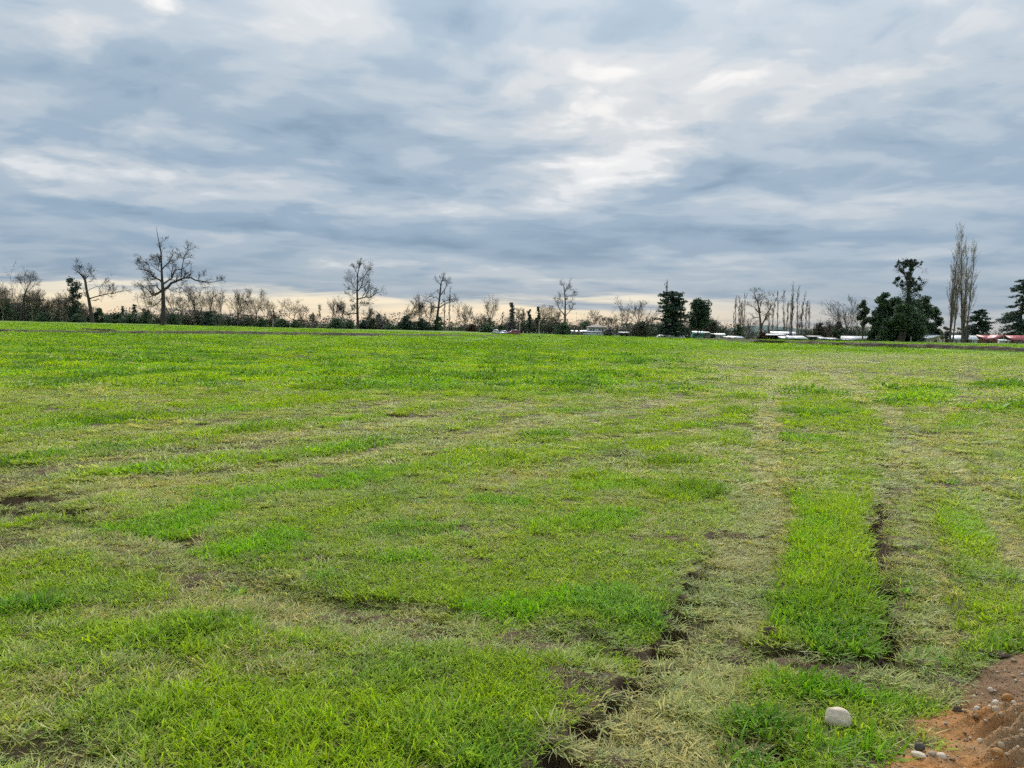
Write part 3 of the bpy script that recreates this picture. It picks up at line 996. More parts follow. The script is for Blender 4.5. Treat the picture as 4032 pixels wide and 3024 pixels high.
def leafy(name, label, u, D, v_top, w_px, mat, seed, n=2600, size=.55, clump=None, stem=None, group=None, cat='tree', shape='round', base_frac=.0, v_bot=None, bark_=None, droop=0.0):
    """evergreen tree or bush: trunk, limbs to the clumps, leaf sprays round them"""
    rng = np.random.default_rng(seed)
    b = foot(u, D)
    H = at(u, v_top, D).z - b[2]
    R = w_px * m_px(D) / 2
    root = tree_root(name, label, cat, b, group)
    nc = clump or 22
    C, RR = [], []
    for i in range(nc):
        t = (i + rng.random()) / nc
        if shape == 'round':
            h = base_frac + (1 - base_frac) * t
            prof = math.sin(math.pi * min(.97, .22 + .74 * t)) ** .7
        elif shape == 'cone':
            h = base_frac + (1 - base_frac) * t
            prof = (1 - t) ** .75 * .98 + .10
        elif shape == 'column':
            h = base_frac + (1 - base_frac) * t
            prof = .85 * math.sin(math.pi * min(.95, .3 + .6 * t)) ** .5
        else:       # crown held up on a bare stem
            h = base_frac + (1 - base_frac) * t
            prof = math.sin(math.pi * (.15 + .75 * t)) ** .6
        a = rng.uniform(0, 6.283)
        rad_ = R * prof * math.sqrt(rng.uniform(.05, 1.0)) * .78
        cr = R * rng.uniform(.34, .62) * (.65 + .35 * prof) * (1.2 if n > 3000 else 1.0)
        C.append((rad_ * math.cos(a), rad_ * math.sin(a), max(cr * .45, H * h - cr * .55)))
        RR.append((cr, cr, cr * rng.uniform(.5, .85)))
    C, RR = np.array(C), np.array(RR)
    pts, k = blobs(rng, C, RR, n, .35)
    pts[:, 2] = np.maximum(pts[:, 2], .05)
    core = C[rng.integers(0, nc, n // 3)] * np.array((.75, .75, 1)) + rng.normal(0, 1, (n // 3, 3)) * R * .2
    core[:, 2] = np.clip(core[:, 2], .1, H * .95)
    k = np.concatenate([k, rng.integers(0, nc, n // 3)])
    V, T, var = leaves(rng, np.concatenate([pts, core]), size, 1.2, droop)
    var = np.clip(var * .6 + np.repeat(rng.random(nc)[k], 4) * .4, 0, 1)
    crown = link('crown', leaf_mesh('crown', V, T, var), mat, root)
    TB = Limbs()
    r0 = max(.10, .018 * H)
    tp = wander(rng, np.array((0, 0, -.2)), np.array((0, 0, 1.)), H * .92, 8, .03, .05)
    TB.add(tp, r0, r0 * .15, 7)
    for c in C[:: 1]:
        i = min(6, max(0, int((c[2] / H) * 7) - 1))
        p0 = tp[i]
        mid = (p0 + c) / 2 + rng.normal(0, .08 * R, 3)
        TB.add(np.array([p0, mid, c]), r0 * .3, .03, 4)
    link('trunk', TB.build('trunk'), bark_ or B_DARK, root)
    return root


def boughs(name, label, u, D, v_top, seed, mat, w0=.40, n=64, sag=.22, low=.10, up=.10, dens=13, size=.75, ragged=.3, r0=.42, power=.8, cat='tree'):
    """conifer built of tiers of boughs on a straight stem, needles sprayed along each"""
    rng = np.random.default_rng(seed)
    b = foot(u, D)
    H = at(u, v_top, D).z - b[2]
    root = tree_root(name, label, cat, b)
    TB = Limbs()
    tp = wander(rng, np.array((0, 0, -.3)), np.array((0, 0, 1.)), H, 10, .012, .05)
    TB.add(tp, r0, .06, 8)
    C = []
    for i in range(n):
        t = low + (.985 - low) * (i / n)
        L = H * (w0 * (1 - t) ** power + .05) * rng.uniform(1 - ragged, 1 + ragged * .6)
        a = rng.uniform(0, 6.283)
        p0 = np.array((tp[min(9, int(t * 9.99))][0], tp[min(9, int(t * 9.99))][1], H * t))
        q = [p0]
        for s in range(1, 6):
            f = s / 5
            q.append(p0 + np.array((math.cos(a) * L * f, math.sin(a) * L * f, L * (up * f - sag * f * f + .05 * math.sin(f * 7)))))
        q = np.array(q)
        TB.add(q, .09, .025, 4)
        m = int(20 + dens * L)
        f = rng.uniform(.15, 1.05, m)
        k = np.clip((f * 5).astype(int), 0, 4); w = np.clip(f * 5 - k, 0, 1.1)[:, None]
        c = q[k] * (1 - w) + q[k + 1] * w
        c += rng.normal(0, 1, (m, 3)) * np.array((.42, .42, .20)) * (.6 + .08 * L)
        C.append(c)
    C = np.concatenate(C)
    V, T, var = leaves(rng, C, size, .9, .2)
    link('trunk', TB.build('trunk'), B_DARK, root)
    link('crown', leaf_mesh('crown', V, T, var), mat, root)
    return root

# ------------------------------------------------------------------ trees of the far side of the field
R1 = lambda x, y: (x / 3.017, 850 + y / 3.017)
R2 = lambda x, y: (500 + x / 3.017, 850 + y / 3.017)
R3 = lambda x, y: (1000 + x / 3.687, 950 + y / 3.687)
R4 = lambda x, y: (1500 + x / 3.687, 1000 + y / 3.687)
R5 = lambda x, y: (2000 + x / 3.687, 1050 + y / 3.687)
R6 = lambda x, y: (2500 + x / 3.687, 1050 + y / 3.687)
R7 = lambda x, y: (3000 + x / 3.687, 1000 + y / 3.687)
R8 = lambda x, y: (3432 + x / 3.318, 920 + y / 3.318)
HERO = dict(levels=3, num=(4, 6, 4.0), ang=(.45, 1.1), len=(.36, .70), rad=.5, rmin=.027, wig=.20, lift=.18, up=.04, dens=1.15, lmax=6.0, tnum=7, tlen=4.5)

traced_tree('bare_tree', 'tall bare tree with a dead spike above its crown, nearest and biggest on the left', 235, R2,
    [(430, 1306, 1.35), (432, 1240, .82), (430, 1100, .62), (430, 1000, .56), (425, 880, .5), (415, 750, .36), (410, 600, .26), (405, 450, .18), (385, 350, .13), (345, 180, .06), (337, 140, .035)],
    [([(425, 890), (380, 915), (330, 945), (285, 925), (255, 890), (215, 850), (175, 830)], .38, .06),
     ([(330, 945), (270, 970), (240, 965), (225, 900), (210, 850)], .17, .05),
     ([(420, 890), (385, 880), (350, 830), (300, 835), (265, 830), (260, 790)], .25, .05),
     ([(410, 790), (385, 765), (330, 745), (290, 700), (240, 660), (200, 645), (165, 650), (140, 610)], .3, .05),
     ([(330, 745), (310, 690), (285, 640), (265, 570), (200, 560), (150, 545)], .15, .04),
     ([(412, 680), (370, 650), (330, 625), (300, 580), (260, 560)], .15, .04),
     ([(408, 600), (380, 580), (365, 520), (375, 450)], .11, .04), ([(405, 540), (370, 505), (320, 490)], .1, .06),
     ([(430, 890), (470, 850), (500, 800), (560, 765), (620, 735), (690, 730), (760, 765), (840, 775), (890, 780), (950, 765), (1010, 750)], .44, .05),
     ([(890, 780), (905, 820), (890, 870)], .07, .03), ([(840, 775), (870, 720), (930, 690)], .09, .03),
     ([(430, 810), (480, 780), (520, 750), (530, 690), (550, 620), (600, 600)], .28, .05),
     ([(520, 750), (545, 690), (580, 640), (640, 640), (700, 610)], .16, .04),
     ([(640, 735), (650, 640), (660, 540), (660, 500), (700, 450), (720, 420), (745, 380)], .16, .04),
     ([(660, 510), (620, 480), (560, 450), (535, 430)], .08, .03),
     ([(420, 640), (470, 600), (520, 545), (550, 490), (565, 460)], .2, .05),
     ([(560, 770), (590, 800), (620, 840), (635, 880)], .08, .03), ([(470, 850), (520, 890), (560, 880)], .1, .04),
     ([(520, 890), (530, 950)], .07, .03), ([(405, 980), (395, 1040), (360, 1080), (310, 1090), (270, 1120)], .15, .05),
     ([(445, 960), (465, 1000), (485, 1030)], .08, .04), ([(380, 345), (410, 310), (433, 275)], .06, .03), ([(410, 455), (425, 425), (438, 405)], .07, .04)],
    3, B_DARK, dict(HERO, tnum=3, lmax=5.0))

traced_tree('bare_tree', 'crooked bare tree with one long low limb reaching right, left of the spiked tree', 290, R1,
    [(1097, 1272, 1.1), (1090, 1180, .68), (1060, 1000, .5), (1035, 900, .42), (1012, 770, .4), (985, 730, .3), (940, 680, .2), (900, 655, .13), (850, 625, .06)],
    [([(1065, 990), (1110, 965), (1180, 935), (1240, 920), (1290, 895), (1350, 885), (1390, 860)], .25, .05), ([(1290, 895), (1300, 850), (1330, 830)], .09, .04),
     ([(1012, 760), (1040, 725), (1090, 725), (1075, 690), (1060, 640)], .2, .05), ([(1020, 800), (1070, 780), (1120, 760)], .09, .04),
     ([(1040, 900), (1100, 850), (1150, 830), (1170, 790)], .11, .04), ([(1055, 980), (1030, 960), (1000, 920), (985, 880)], .13, .05),
     ([(985, 730), (960, 640), (945, 590)], .1, .04), ([(1070, 1000), (1100, 1010), (1130, 1000)], .08, .04), ([(940, 680), (930, 620), (910, 590)], .09, .04)],
    5, B_DARK, HERO)

traced_tree('bare_tree', 'tall upright bare tree with a pointed crown left of centre', 320, R3,
    [(1507, 1278, .85), (1505, 1220, .6), (1503, 1150, .55), (1495, 1000, .5), (1490, 850, .42), (1485, 740, .38), (1485, 600, .28), (1485, 480, .2), (1505, 400, .12), (1520, 280, .05)],
    [([(1490, 1050), (1440, 1045), (1390, 1060), (1330, 1070), (1280, 1020), (1250, 960), (1230, 900)], .3, .05), ([(1440, 1045), (1450, 990), (1455, 960)], .1, .05),
     ([(1390, 1060), (1420, 1000), (1460, 950)], .12, .05), ([(1510, 990), (1540, 930), (1600, 940), (1660, 920)], .12, .04),
     ([(1495, 850), (1540, 830), (1600, 815), (1670, 815), (1720, 780), (1760, 745), (1810, 740)], .32, .05),
     ([(1560, 820), (1580, 770), (1600, 700), (1620, 650)], .15, .04), ([(1600, 815), (1640, 760), (1690, 700), (1740, 650)], .12, .04),
     ([(1490, 730), (1530, 690), (1580, 670), (1620, 640), (1650, 580)], .25, .05), ([(1490, 610), (1530, 560), (1580, 520), (1620, 470), (1640, 400)], .15, .04),
     ([(1475, 720), (1430, 715), (1390, 700), (1350, 670)], .2, .05), ([(1460, 700), (1410, 640), (1380, 580), (1330, 530), (1280, 530)], .15, .04),
     ([(1480, 500), (1450, 430), (1400, 370)], .1, .04), ([(1495, 450), (1520, 380), (1560, 330)], .08, .03),
     ([(1480, 850), (1440, 830), (1400, 790), (1340, 770)], .11, .04), ([(1540, 840), (1560, 880), (1575, 930)], .08, .04), ([(1485, 900), (1440, 890), (1390, 850)], .1, .04)],
    7, B_DARK, dict(HERO, dens=1.5))

traced_tree('bare_tree', 'tall bare tree with a broken crown between dark bushes, right of the pointed tree', 345, R4,
    [(800, 1120, 1.1), (803, 1060, .75), (805, 980, .6), (818, 850, .5), (830, 700, .42), (838, 600, .38), (845, 500, .33), (850, 420, .2), (875, 370, .1), (880, 345, .06)],
    [([(820, 800), (770, 780), (725, 760), (710, 720)], .3, .08), ([(815, 660), (780, 630), (740, 640), (690, 620), (640, 640), (600, 620)], .2, .05),
     ([(830, 790), (880, 760), (930, 735), (980, 720), (1020, 710), (1050, 670), (1075, 640)], .3, .05), ([(850, 740), (900, 700), (950, 680)], .2, .05),
     ([(845, 610), (875, 560), (900, 530), (915, 490), (935, 430), (930, 390)], .25, .06), ([(845, 480), (830, 440), (790, 410), (770, 380)], .15, .05),
     ([(850, 420), (840, 380), (825, 345)], .1, .05), ([(815, 830), (770, 830), (730, 840)], .15, .05), ([(820, 880), (860, 880), (890, 850)], .13, .05),
     ([(725, 760), (690, 710), (640, 690)], .12, .05), ([(838, 600), (800, 560), (770, 560)], .12, .05)],
    9, B_DARK, dict(HERO, dens=.9))

traced_tree('bare_tree', 'tall thin bare tree standing left of the white two-storey house', 300, R5,
    [(820, 985, .8), (820, 920, .55), (820, 850, .45), (818, 740, .4), (815, 620, .3), (810, 520, .26), (800, 430, .2), (790, 370, .15), (780, 310, .1), (760, 240, .05)],
    [([(815, 720), (780, 670), (740, 630), (710, 570), (700, 530), (720, 470)], .28, .05), ([(800, 440), (840, 430), (880, 420), (930, 410), (955, 395)], .13, .04),
     ([(790, 380), (810, 330), (840, 290), (870, 240)], .13, .03), ([(815, 740), (850, 680), (890, 640), (930, 610)], .18, .04), ([(780, 310), (760, 270), (730, 235)], .08, .03),
     ([(700, 530), (670, 490), (650, 470)], .1, .04), ([(740, 630), (690, 620), (650, 640)], .08, .03), ([(812, 560), (850, 530), (900, 520), (930, 540)], .09, .03),
     ([(820, 900), (760, 830), (700, 800), (660, 790)], .2, .06), ([(825, 900), (880, 850), (930, 870)], .2, .06), ([(815, 620), (780, 580), (770, 520)], .1, .04)],
    11, B_GREY, dict(HERO, dens=1.2))

traced_tree('bare_tree', 'gnarled bare tree with a torn hanging stub, just left of the thin poplars', 285, R6,
    [(1832, 962, .95), (1830, 930, .72), (1825, 880, .6), (1815, 780, .45), (1805, 680, .4), (1795, 600, .35), (1780, 520, .28), (1760, 420, .22), (1745, 370, .2), (1710, 310, .15), (1690, 260, .1), (1665, 225, .05)],
    [([(1820, 760), (1830, 650), (1830, 560), (1860, 480), (1890, 410), (1910, 320)], .28, .06), ([(1790, 560), (1780, 470), (1790, 370), (1820, 290)], .2, .05),
     ([(1790, 600), (1750, 600), (1700, 610), (1670, 640), (1620, 625)], .18, .04), ([(1770, 530), (1730, 490), (1670, 440), (1620, 430)], .15, .04),
     ([(1820, 700), (1870, 650), (1920, 620), (1930, 600)], .15, .04), ([(1810, 700), (1770, 690), (1720, 690)], .08, .04), ([(1830, 770), (1800, 790), (1785, 850)], .12, .11),
     ([(1835, 900), (1880, 820), (1900, 790)], .1, .04), ([(1860, 480), (1920, 430), (1960, 390)], .1, .04), ([(1745, 370), (1760, 320), (1780, 290)], .1, .04)],
    13, B_RED, dict(HERO, dens=1.0))


def mistletoe(rng, root, tp, CB):
    pts = []
    for (n, k), lst in CB.b.items():
        if n < 4: continue
        for p, r in lst:
            if rng.random() < (.6 if n > 5 else .4):
                pts.append(p[rng.integers(1, n)])
    pts = np.array(pts)
    C, _ = blobs(rng, pts, rng.uniform(.15, .7, len(pts)), 5600, .0)
    i = rng.integers(5, 8, 1700)
    lo = tp[i] + rng.normal(0, 1, (1700, 3)) * np.array((1.15, 1.15, 1.9))
    V, T, var = leaves(rng, np.concatenate([C, lo]), .42)
    link('leaf_clumps', leaf_mesh('leaf_clumps', V, T, var), L_IVY, root)


traced_tree('ivy_topped_tree', 'huge thick-trunked tree with leaf clumps on its bare top, rising out of the dark evergreens', 262, R8,
    [(375, 1398, 1.9), (385, 1340, 1.2), (395, 1250, .95), (410, 1100, .8), (425, 900, .7), (432, 800, .6), (430, 700, .52), (435, 560, .44), (432, 450, .36), (422, 372, .26)],
    [([(410, 700), (400, 620), (370, 540), (350, 480), (340, 420), (310, 365)], .3, .07), ([(405, 720), (350, 710), (290, 700), (220, 680)], .16, .05),
     ([(470, 770), (530, 740), (590, 700), (640, 660), (670, 610)], .25, .06), ([(440, 650), (490, 630), (560, 625)], .15, .05),
     ([(437, 560), (470, 500), (520, 430), (585, 440)], .16, .05), ([(430, 480), (460, 440), (480, 420)], .1, .05), ([(370, 540), (330, 560), (290, 580)], .12, .05),
     ([(425, 400), (415, 370), (440, 355)], .12, .06), ([(430, 620), (390, 650), (340, 640)], .12, .05)],
    15, B_DARK, dict(HERO, dens=1.1), extra=mistletoe)

# ---- bare trees grown to size: label, column, distance, top row, kind, bark, spread, lean, fork, forks
for i, (lab, u, D, vt, kind, bk, sp, le, fk, nf) in enumerate([
    ('bare umbrella-topped tree leaning right above the thicket at the left edge', 78, 285, 1080, 'oak', B_DARK, .50, .22, .62, 6),
    ('small bare tree half hidden behind the left side of the spiked tree', 588, 300, 1147, 'oak', B_DARK, .42, 0, .35, 5),
    ('slim bare tree close right of the spiked tree trunk', 683, 318, 1158, 'oak', B_GREY, .3, 0, .4, 5),
    ('bare tree second to the right of the spiked tree trunk', 718, 318, 1163, 'oak', B_GREY, .32, -.05, .38, 5),
    ('vase-shaped bare tree above the large dark bush, right of the spiked tree', 765, 322, 1137, 'bare', B_GREY, .30, 0, .36, 6),
    ('short bare tree with few limbs between two vase-shaped ones', 796, 320, 1170, 'oak', B_GREY, .28, -.05, .5, 4),
    ('bare tree leaning left over the large dark bush', 843, 322, 1148, 'oak', B_DARK, .32, -.18, .45, 5),
    ('bare tree leaning right with pale open branches beside the large dark bush', 862, 322, 1152, 'bare', B_GREY, .30, .16, .3, 5),
    ('dense vase-shaped bare tree above the brown thicket', 936, 330, 1155, 'bare', B_GREY, .34, 0, .34, 7),
    ('low round bare tree left of a taller thin one above the brown thicket', 988, 332, 1174, 'oak', B_GREY, .40, 0, .34, 6),
    ('taller bare tree with thin top at the right end of the brown thicket', 1010, 332, 1155, 'bare', B_GREY, .28, 0, .35, 6),
    ('narrow bare tree right of the brown thicket', 1050, 332, 1183, 'oak', B_GREY, .30, 0, .4, 5),
    ('low reddish bare tree right of the narrow one, before the sunset glow', 1078, 335, 1220, 'oak', B_RED, .4, 0, .3, 5),
    ('broad flat-crowned bare oak alone in the sunset glow', 1158, 330, 1181, 'oak', B_RED, .62, 0, .42, 7),
    ('low bare tree bent right beside the flat-crowned oak', 1190, 332, 1222, 'oak', B_RED, .5, .25, .35, 4),
    ('slender pale sapling alone in the sunset glow', 1261, 330, 1206, 'slim', B_PALE, .42, 0, .35, 1),
    ('small twiggy tree low on the skyline between the oak and the pale sapling', 1230, 336, 1240, 'bare', B_GREY, .4, 0, .3, 5),
    ('thin pale tree at the left of the group beside the pointed tree', 1307, 328, 1190, 'slim', B_PALE, .40, 0, .3, 1),
    ('thin tree second in the group left of the pointed tree', 1322, 330, 1183, 'bare', B_RED, .26, 0, .45, 5),
    ('low spreading tree under the left limb of the pointed tree', 1342, 332, 1200, 'oak', B_RED, .45, .1, .4, 5),
    ('faint pale bare tree right of the pointed tree', 1458, 338, 1218, 'bare', B_PALE, .42, 0, .35, 6),
    ('greyish twiggy tree low on the skyline right of the pointed tree', 1495, 345, 1238, 'bare', B_GREY, .40, 0, .25, 8),
    ('tiny bare tree on the skyline just left of the first dark bush clump', 1525, 350, 1258, 'bare', B_GREY, .3, 0, .3, 5),
    ('pale thin bare tree above the left dark bush', 1616, 352, 1212, 'bare', B_PALE, .32, 0, .4, 5),
    ('wide twiggy bare tree left of the broken-crowned tree', 1655, 352, 1183, 'bare', B_GREY, .36, 0, .3, 7),
    ('dark many-limbed bare tree touching the left of the broken-crowned tree', 1692, 350, 1200, 'oak', B_DARK, .38, 0, .45, 6),
    ('bare snag with a bare pointed top right of the slim poplar pair', 1792, 345, 1204, 'slim', B_DARK, .12, 0, .5, 1),
    ('broad round bare tree with pale twigs, right of the pointed snag', 1830, 350, 1211, 'bare', B_PALE, .55, 0, .25, 9),
    ('twiggy pale bush-like tree left of the forked tree above the cars', 1895, 350, 1236, 'bare', B_PALE, .5, 0, .3, 6),
    ('bare tree forked like a hand above the white car', 1930, 335, 1184, 'bare', B_DARK, .36, .05, .3, 5),
    ('short snag with stub branches left of the ivy-draped tree', 1975, 320, 1234, 'slim', B_DARK, .35, 0, .4, 1),
    ('twiggy tree between the ivy-draped tree and the ivy column', 2050, 322, 1228, 'bare', B_RED, .36, 0, .35, 6),
    ('faint pale tree right of the ivy-footed snag', 2148, 325, 1210, 'bare', B_PALE, .42, 0, .4, 6),
    ('low twiggy tree filling the gap left of the tall thin tree', 2185, 322, 1228, 'bare', B_PALE, .5, 0, .35, 7),
    ('small bare tree behind the roof of the two-storey house', 2341, 335, 1229, 'oak', B_DARK, .42, 0, .45, 6),
    ('low domed bare tree behind the right end of the two-storey house', 2397, 318, 1247, 'bare', B_DARK, .75, 0, .45, 8),
    ('bare tree leaning left at the foot of the wide airy one', 2470, 312, 1214, 'oak', B_RED, .34, -.08, .45, 5),
    ('wide airy bare tree left of the dark conifer', 2512, 312, 1186, 'bare', B_GREY, .52, 0, .34, 8),
    ('low tangled tree right of the wide airy one', 2552, 312, 1245, 'bare', B_PALE, .55, 0, .3, 6),
    ('small spreading bare tree right of the dark round pine', 2800, 305, 1256, 'oak', B_DARK, .55, .1, .4, 5),
    ('small bare tree in front of the distant blue hill', 2946, 300, 1262, 'bare', B_GREY, .5, 0, .3, 6),
    ('twiggy many-stemmed bare tree left of the tilted eucalyptus', 3332, 300, 1182, 'bare', B_GREY, .36, 0, .22, 9),
    ('small thin bare tree left of the many-stemmed one', 3298, 300, 1232, 'slim', B_RED, .4, 0, .4, 1),
    ('pale thin bare tree right of the many-stemmed one', 3372, 300, 1205, 'slim', B_PALE, .4, .05, .35, 1),
    ('low bare tree before the dark thicket left of the many-stemmed tree', 3262, 298, 1260, 'bare', B_RED, .55, 0, .3, 7),
]):
    auto_tree('bare_tree', lab, u, D, vt, kind, 100 + i, bk, sp, le, fork=fk, forks=nf)

rt = np.random.default_rng(17)
for i, (u, vt) in enumerate([(-20, 1128), (12, 1136), (34, 1150), (104, 1160), (128, 1152), (150, 1146), (182, 1176), (205, 1182), (232, 1178), (252, 1152), (262, 1170), (318, 1196), (338, 1204)]):
    auto_tree('bare_tree', 'grey bare tree crowded among others in the thicket at the far left', u, 297 + 12 * rt.random(), vt, 'bare' if i % 3 else 'oak', 900 + i, (B_GREY, B_PALE, B_GREY)[i % 3], .30, 0, fork=.35, forks=5,
              group='bare trees crowded in the left thicket', twig=1.2)

# ---- poplars
for i, (lab, u, D, vt, nst, sp, bk, le) in enumerate([
    ('slim poplar touching the right side of the broken-crowned tree', 1750, 348, 1152, 1, .75, B_GREY, 0),
    ('slightly taller slim poplar next right of the broken-crowned tree', 1768, 348, 1148, 1, .75, B_GREY, 0),
    ('pale poplar showing above and left of the dark conifer', 2618, 300, 1122, 2, .9, B_PALE, 0),
    ('leftmost of three pale poplars left of the gnarled tree with the stub', 2893, 305, 1180, 2, .95, B_PALE, 0),
    ('middle of three pale poplars left of the gnarled tree with the stub', 2908, 307, 1176, 2, .95, B_PALE, 0),
    ('rightmost of three pale poplars left of the gnarled tree with the stub', 2924, 305, 1170, 2, .95, B_PALE, 0),
    ('short thin poplar just right of the gnarled tree', 3027, 300, 1222, 1, 1.1, B_GREY, 0),
    ('second short thin poplar right of the gnarled tree', 3038, 302, 1208, 1, 1.1, B_GREY, 0),
    ('narrow solitary poplar between the gnarled tree and the poplar clump', 3058, 307, 1149, 1, .7, B_GREY, .0),
    ('left poplar of the tall clump above the white-roofed barn', 3088, 308, 1160, 2, .9, B_PALE, 0),
    ('tallest poplar in the clump above the white-roofed barn', 3112, 290, 1118, 3, .95, B_PALE, 0),
    ('right poplar of the tall clump above the white-roofed barn', 3136, 308, 1140, 2, .9, B_PALE, 0),
    ('short poplar first right of the tall clump', 3150, 308, 1218, 1, 1.2, B_GREY, 0),
    ('short poplar second right of the tall clump', 3168, 306, 1200, 1, 1.1, B_GREY, 0),
    ('pale short poplar last in the row right of the tall clump', 3184, 306, 1203, 1, 1.1, B_PALE, 0),
    ('left of two very tall poplars in front of the long white house', 3741, 272, 972, 4, 1.15, B_PALE, -.01),
    ('right and tallest of two very tall poplars in front of the long white house', 3790, 274, 944, 4, 1.15, B_PALE, .015),
]):
    auto_tree('poplar_tree', lab, u, D, vt, 'poplar', 300 + i, bk, sp, le, fork=.16, forks=nst, group='bare poplars along the farm', thick=.8 if i < 15 else .9)

# ---- evergreens: label, column, distance, top row, width, leaves, count, spray size, shape, clear stem, clumps
for i, (nm, lab, u, D, vt, w, lm, n, sz, sh, bf, nc) in enumerate([
    ('pine_tree', 'dark round-headed pine on a bare stem, right of the ragged conifer', 2748, 290, 1173, 88, L_PINE, 3600, .75, 'stem', .42, 26),
    ('eucalyptus_tree', 'tilted eucalyptus with a leafy head left of the dark evergreen grove', 3396, 280, 1181, 44, L_EUC, 1500, .6, 'stem', .42, 14),
    ('evergreen_tree', 'small dark evergreen at the left foot of the dark grove', 3434, 276, 1217, 60, L_EVER, 2200, .6, 'round', .0, 18),
    ('evergreen_tree', 'pointed dark evergreen at the left of the dark grove', 3464, 274, 1151, 66, L_EVER, 4400, .7, 'column', .0, 30),
    ('evergreen_tree', 'dark evergreen filling the grove left of the huge trunk', 3512, 275, 1165, 90, L_EVER, 5200, .7, 'round', .0, 34),
    ('evergreen_tree', 'low leaning dark evergreen right behind the huge trunk', 3578, 277, 1168, 110, L_EVER, 5200, .7, 'round', .0, 34),
    ('evergreen_tree', 'highest dark evergreen of the grove right of the huge trunk', 3632, 306, 1160, 82, L_EVER, 5200, .7, 'round', .0, 34),
    ('evergreen_tree', 'dark evergreen at the right end of the grove', 3676, 308, 1204, 64, L_EVER, 2600, .65, 'round', .0, 20),
    ('evergreen_tree', 'low dark evergreen close in front of the grove, left of the huge trunk base', 3500, 266, 1248, 76, L_EVER, 3400, .65, 'round', .0, 22),
    ('evergreen_tree', 'broad dark evergreen close in front of the grove, right of the huge trunk base', 3590, 266, 1225, 76, L_EVER, 4600, .65, 'round', .0, 28),
    ('evergreen_tree', 'dark evergreen boughs hiding the middle of the huge trunk', 3548, 260, 1190, 70, L_EVER, 3600, .65, 'stem', .38, 22),
    ('ivy_covered_tree', 'grey ivy-draped tree with a thin pointed top, right of the cars below', 2013, 320, 1186, 40, L_TWIG, 1500, .55, 'cone', .05, 20),
    ('ivy_covered_tree', 'dark column of ivy right of the grey ivy-draped tree', 2084, 320, 1218, 22, L_IVY, 1100, .55, 'column', .05, 16),
    ('ivy_covered_tree', 'ivy-footed snag right of the dark column of ivy', 2117, 318, 1208, 26, L_IVY, 900, .5, 'cone', .05, 14),
    ('ivy_covered_tree', 'dark leafy tree with tufted top behind the crooked bare tree', 292, 300, 1089, 62, L_IVY, 1500, .6, 'stem', .12, 26),
    ('conifer_tree', 'small blue-green conifer left of the spiked tree, taller of two', 530, 380, 1199, 30, L_BLUE, 900, .6, 'cone', .0, 14),
    ('conifer_tree', 'small blue-green conifer left of the spiked tree, shorter of two', 483, 380, 1204, 20, L_BLUE, 600, .6, 'cone', .0, 12),
    ('conifer_tree', 'distant hazy grey conifer on the skyline right of the pointed tree', 1492, 420, 1236, 30, L_BLUE, 700, .7, 'cone', .0, 12),
]):
    leafy(nm, lab, u, D, vt, w, lm, 500 + i, n, sz, nc, shape=sh, base_frac=bf, group=None, droop=.35 if 'conifer' in nm or 'pine' in nm else 0)


boughs('pine_tree', 'large layered pine cut off by the right edge of the view', 4016, 318, 1096, 77, L_PINE, w0=.42, n=78, low=.16, dens=15)
boughs('conifer_tree', 'ragged dark conifer taller than the round pine beside it', 2642, 290, 1146, 78, L_PINE, w0=.29, n=104, ragged=.65, power=.22, sag=.12, low=.06, dens=17, r0=.35)
boughs('pine_tree', 'small dark pine with drooping side boughs behind the red-roofed house', 3850, 314, 1217, 79, L_PINE, w0=.50, n=70, sag=.14, power=.5, low=.06, dens=16, r0=.3)

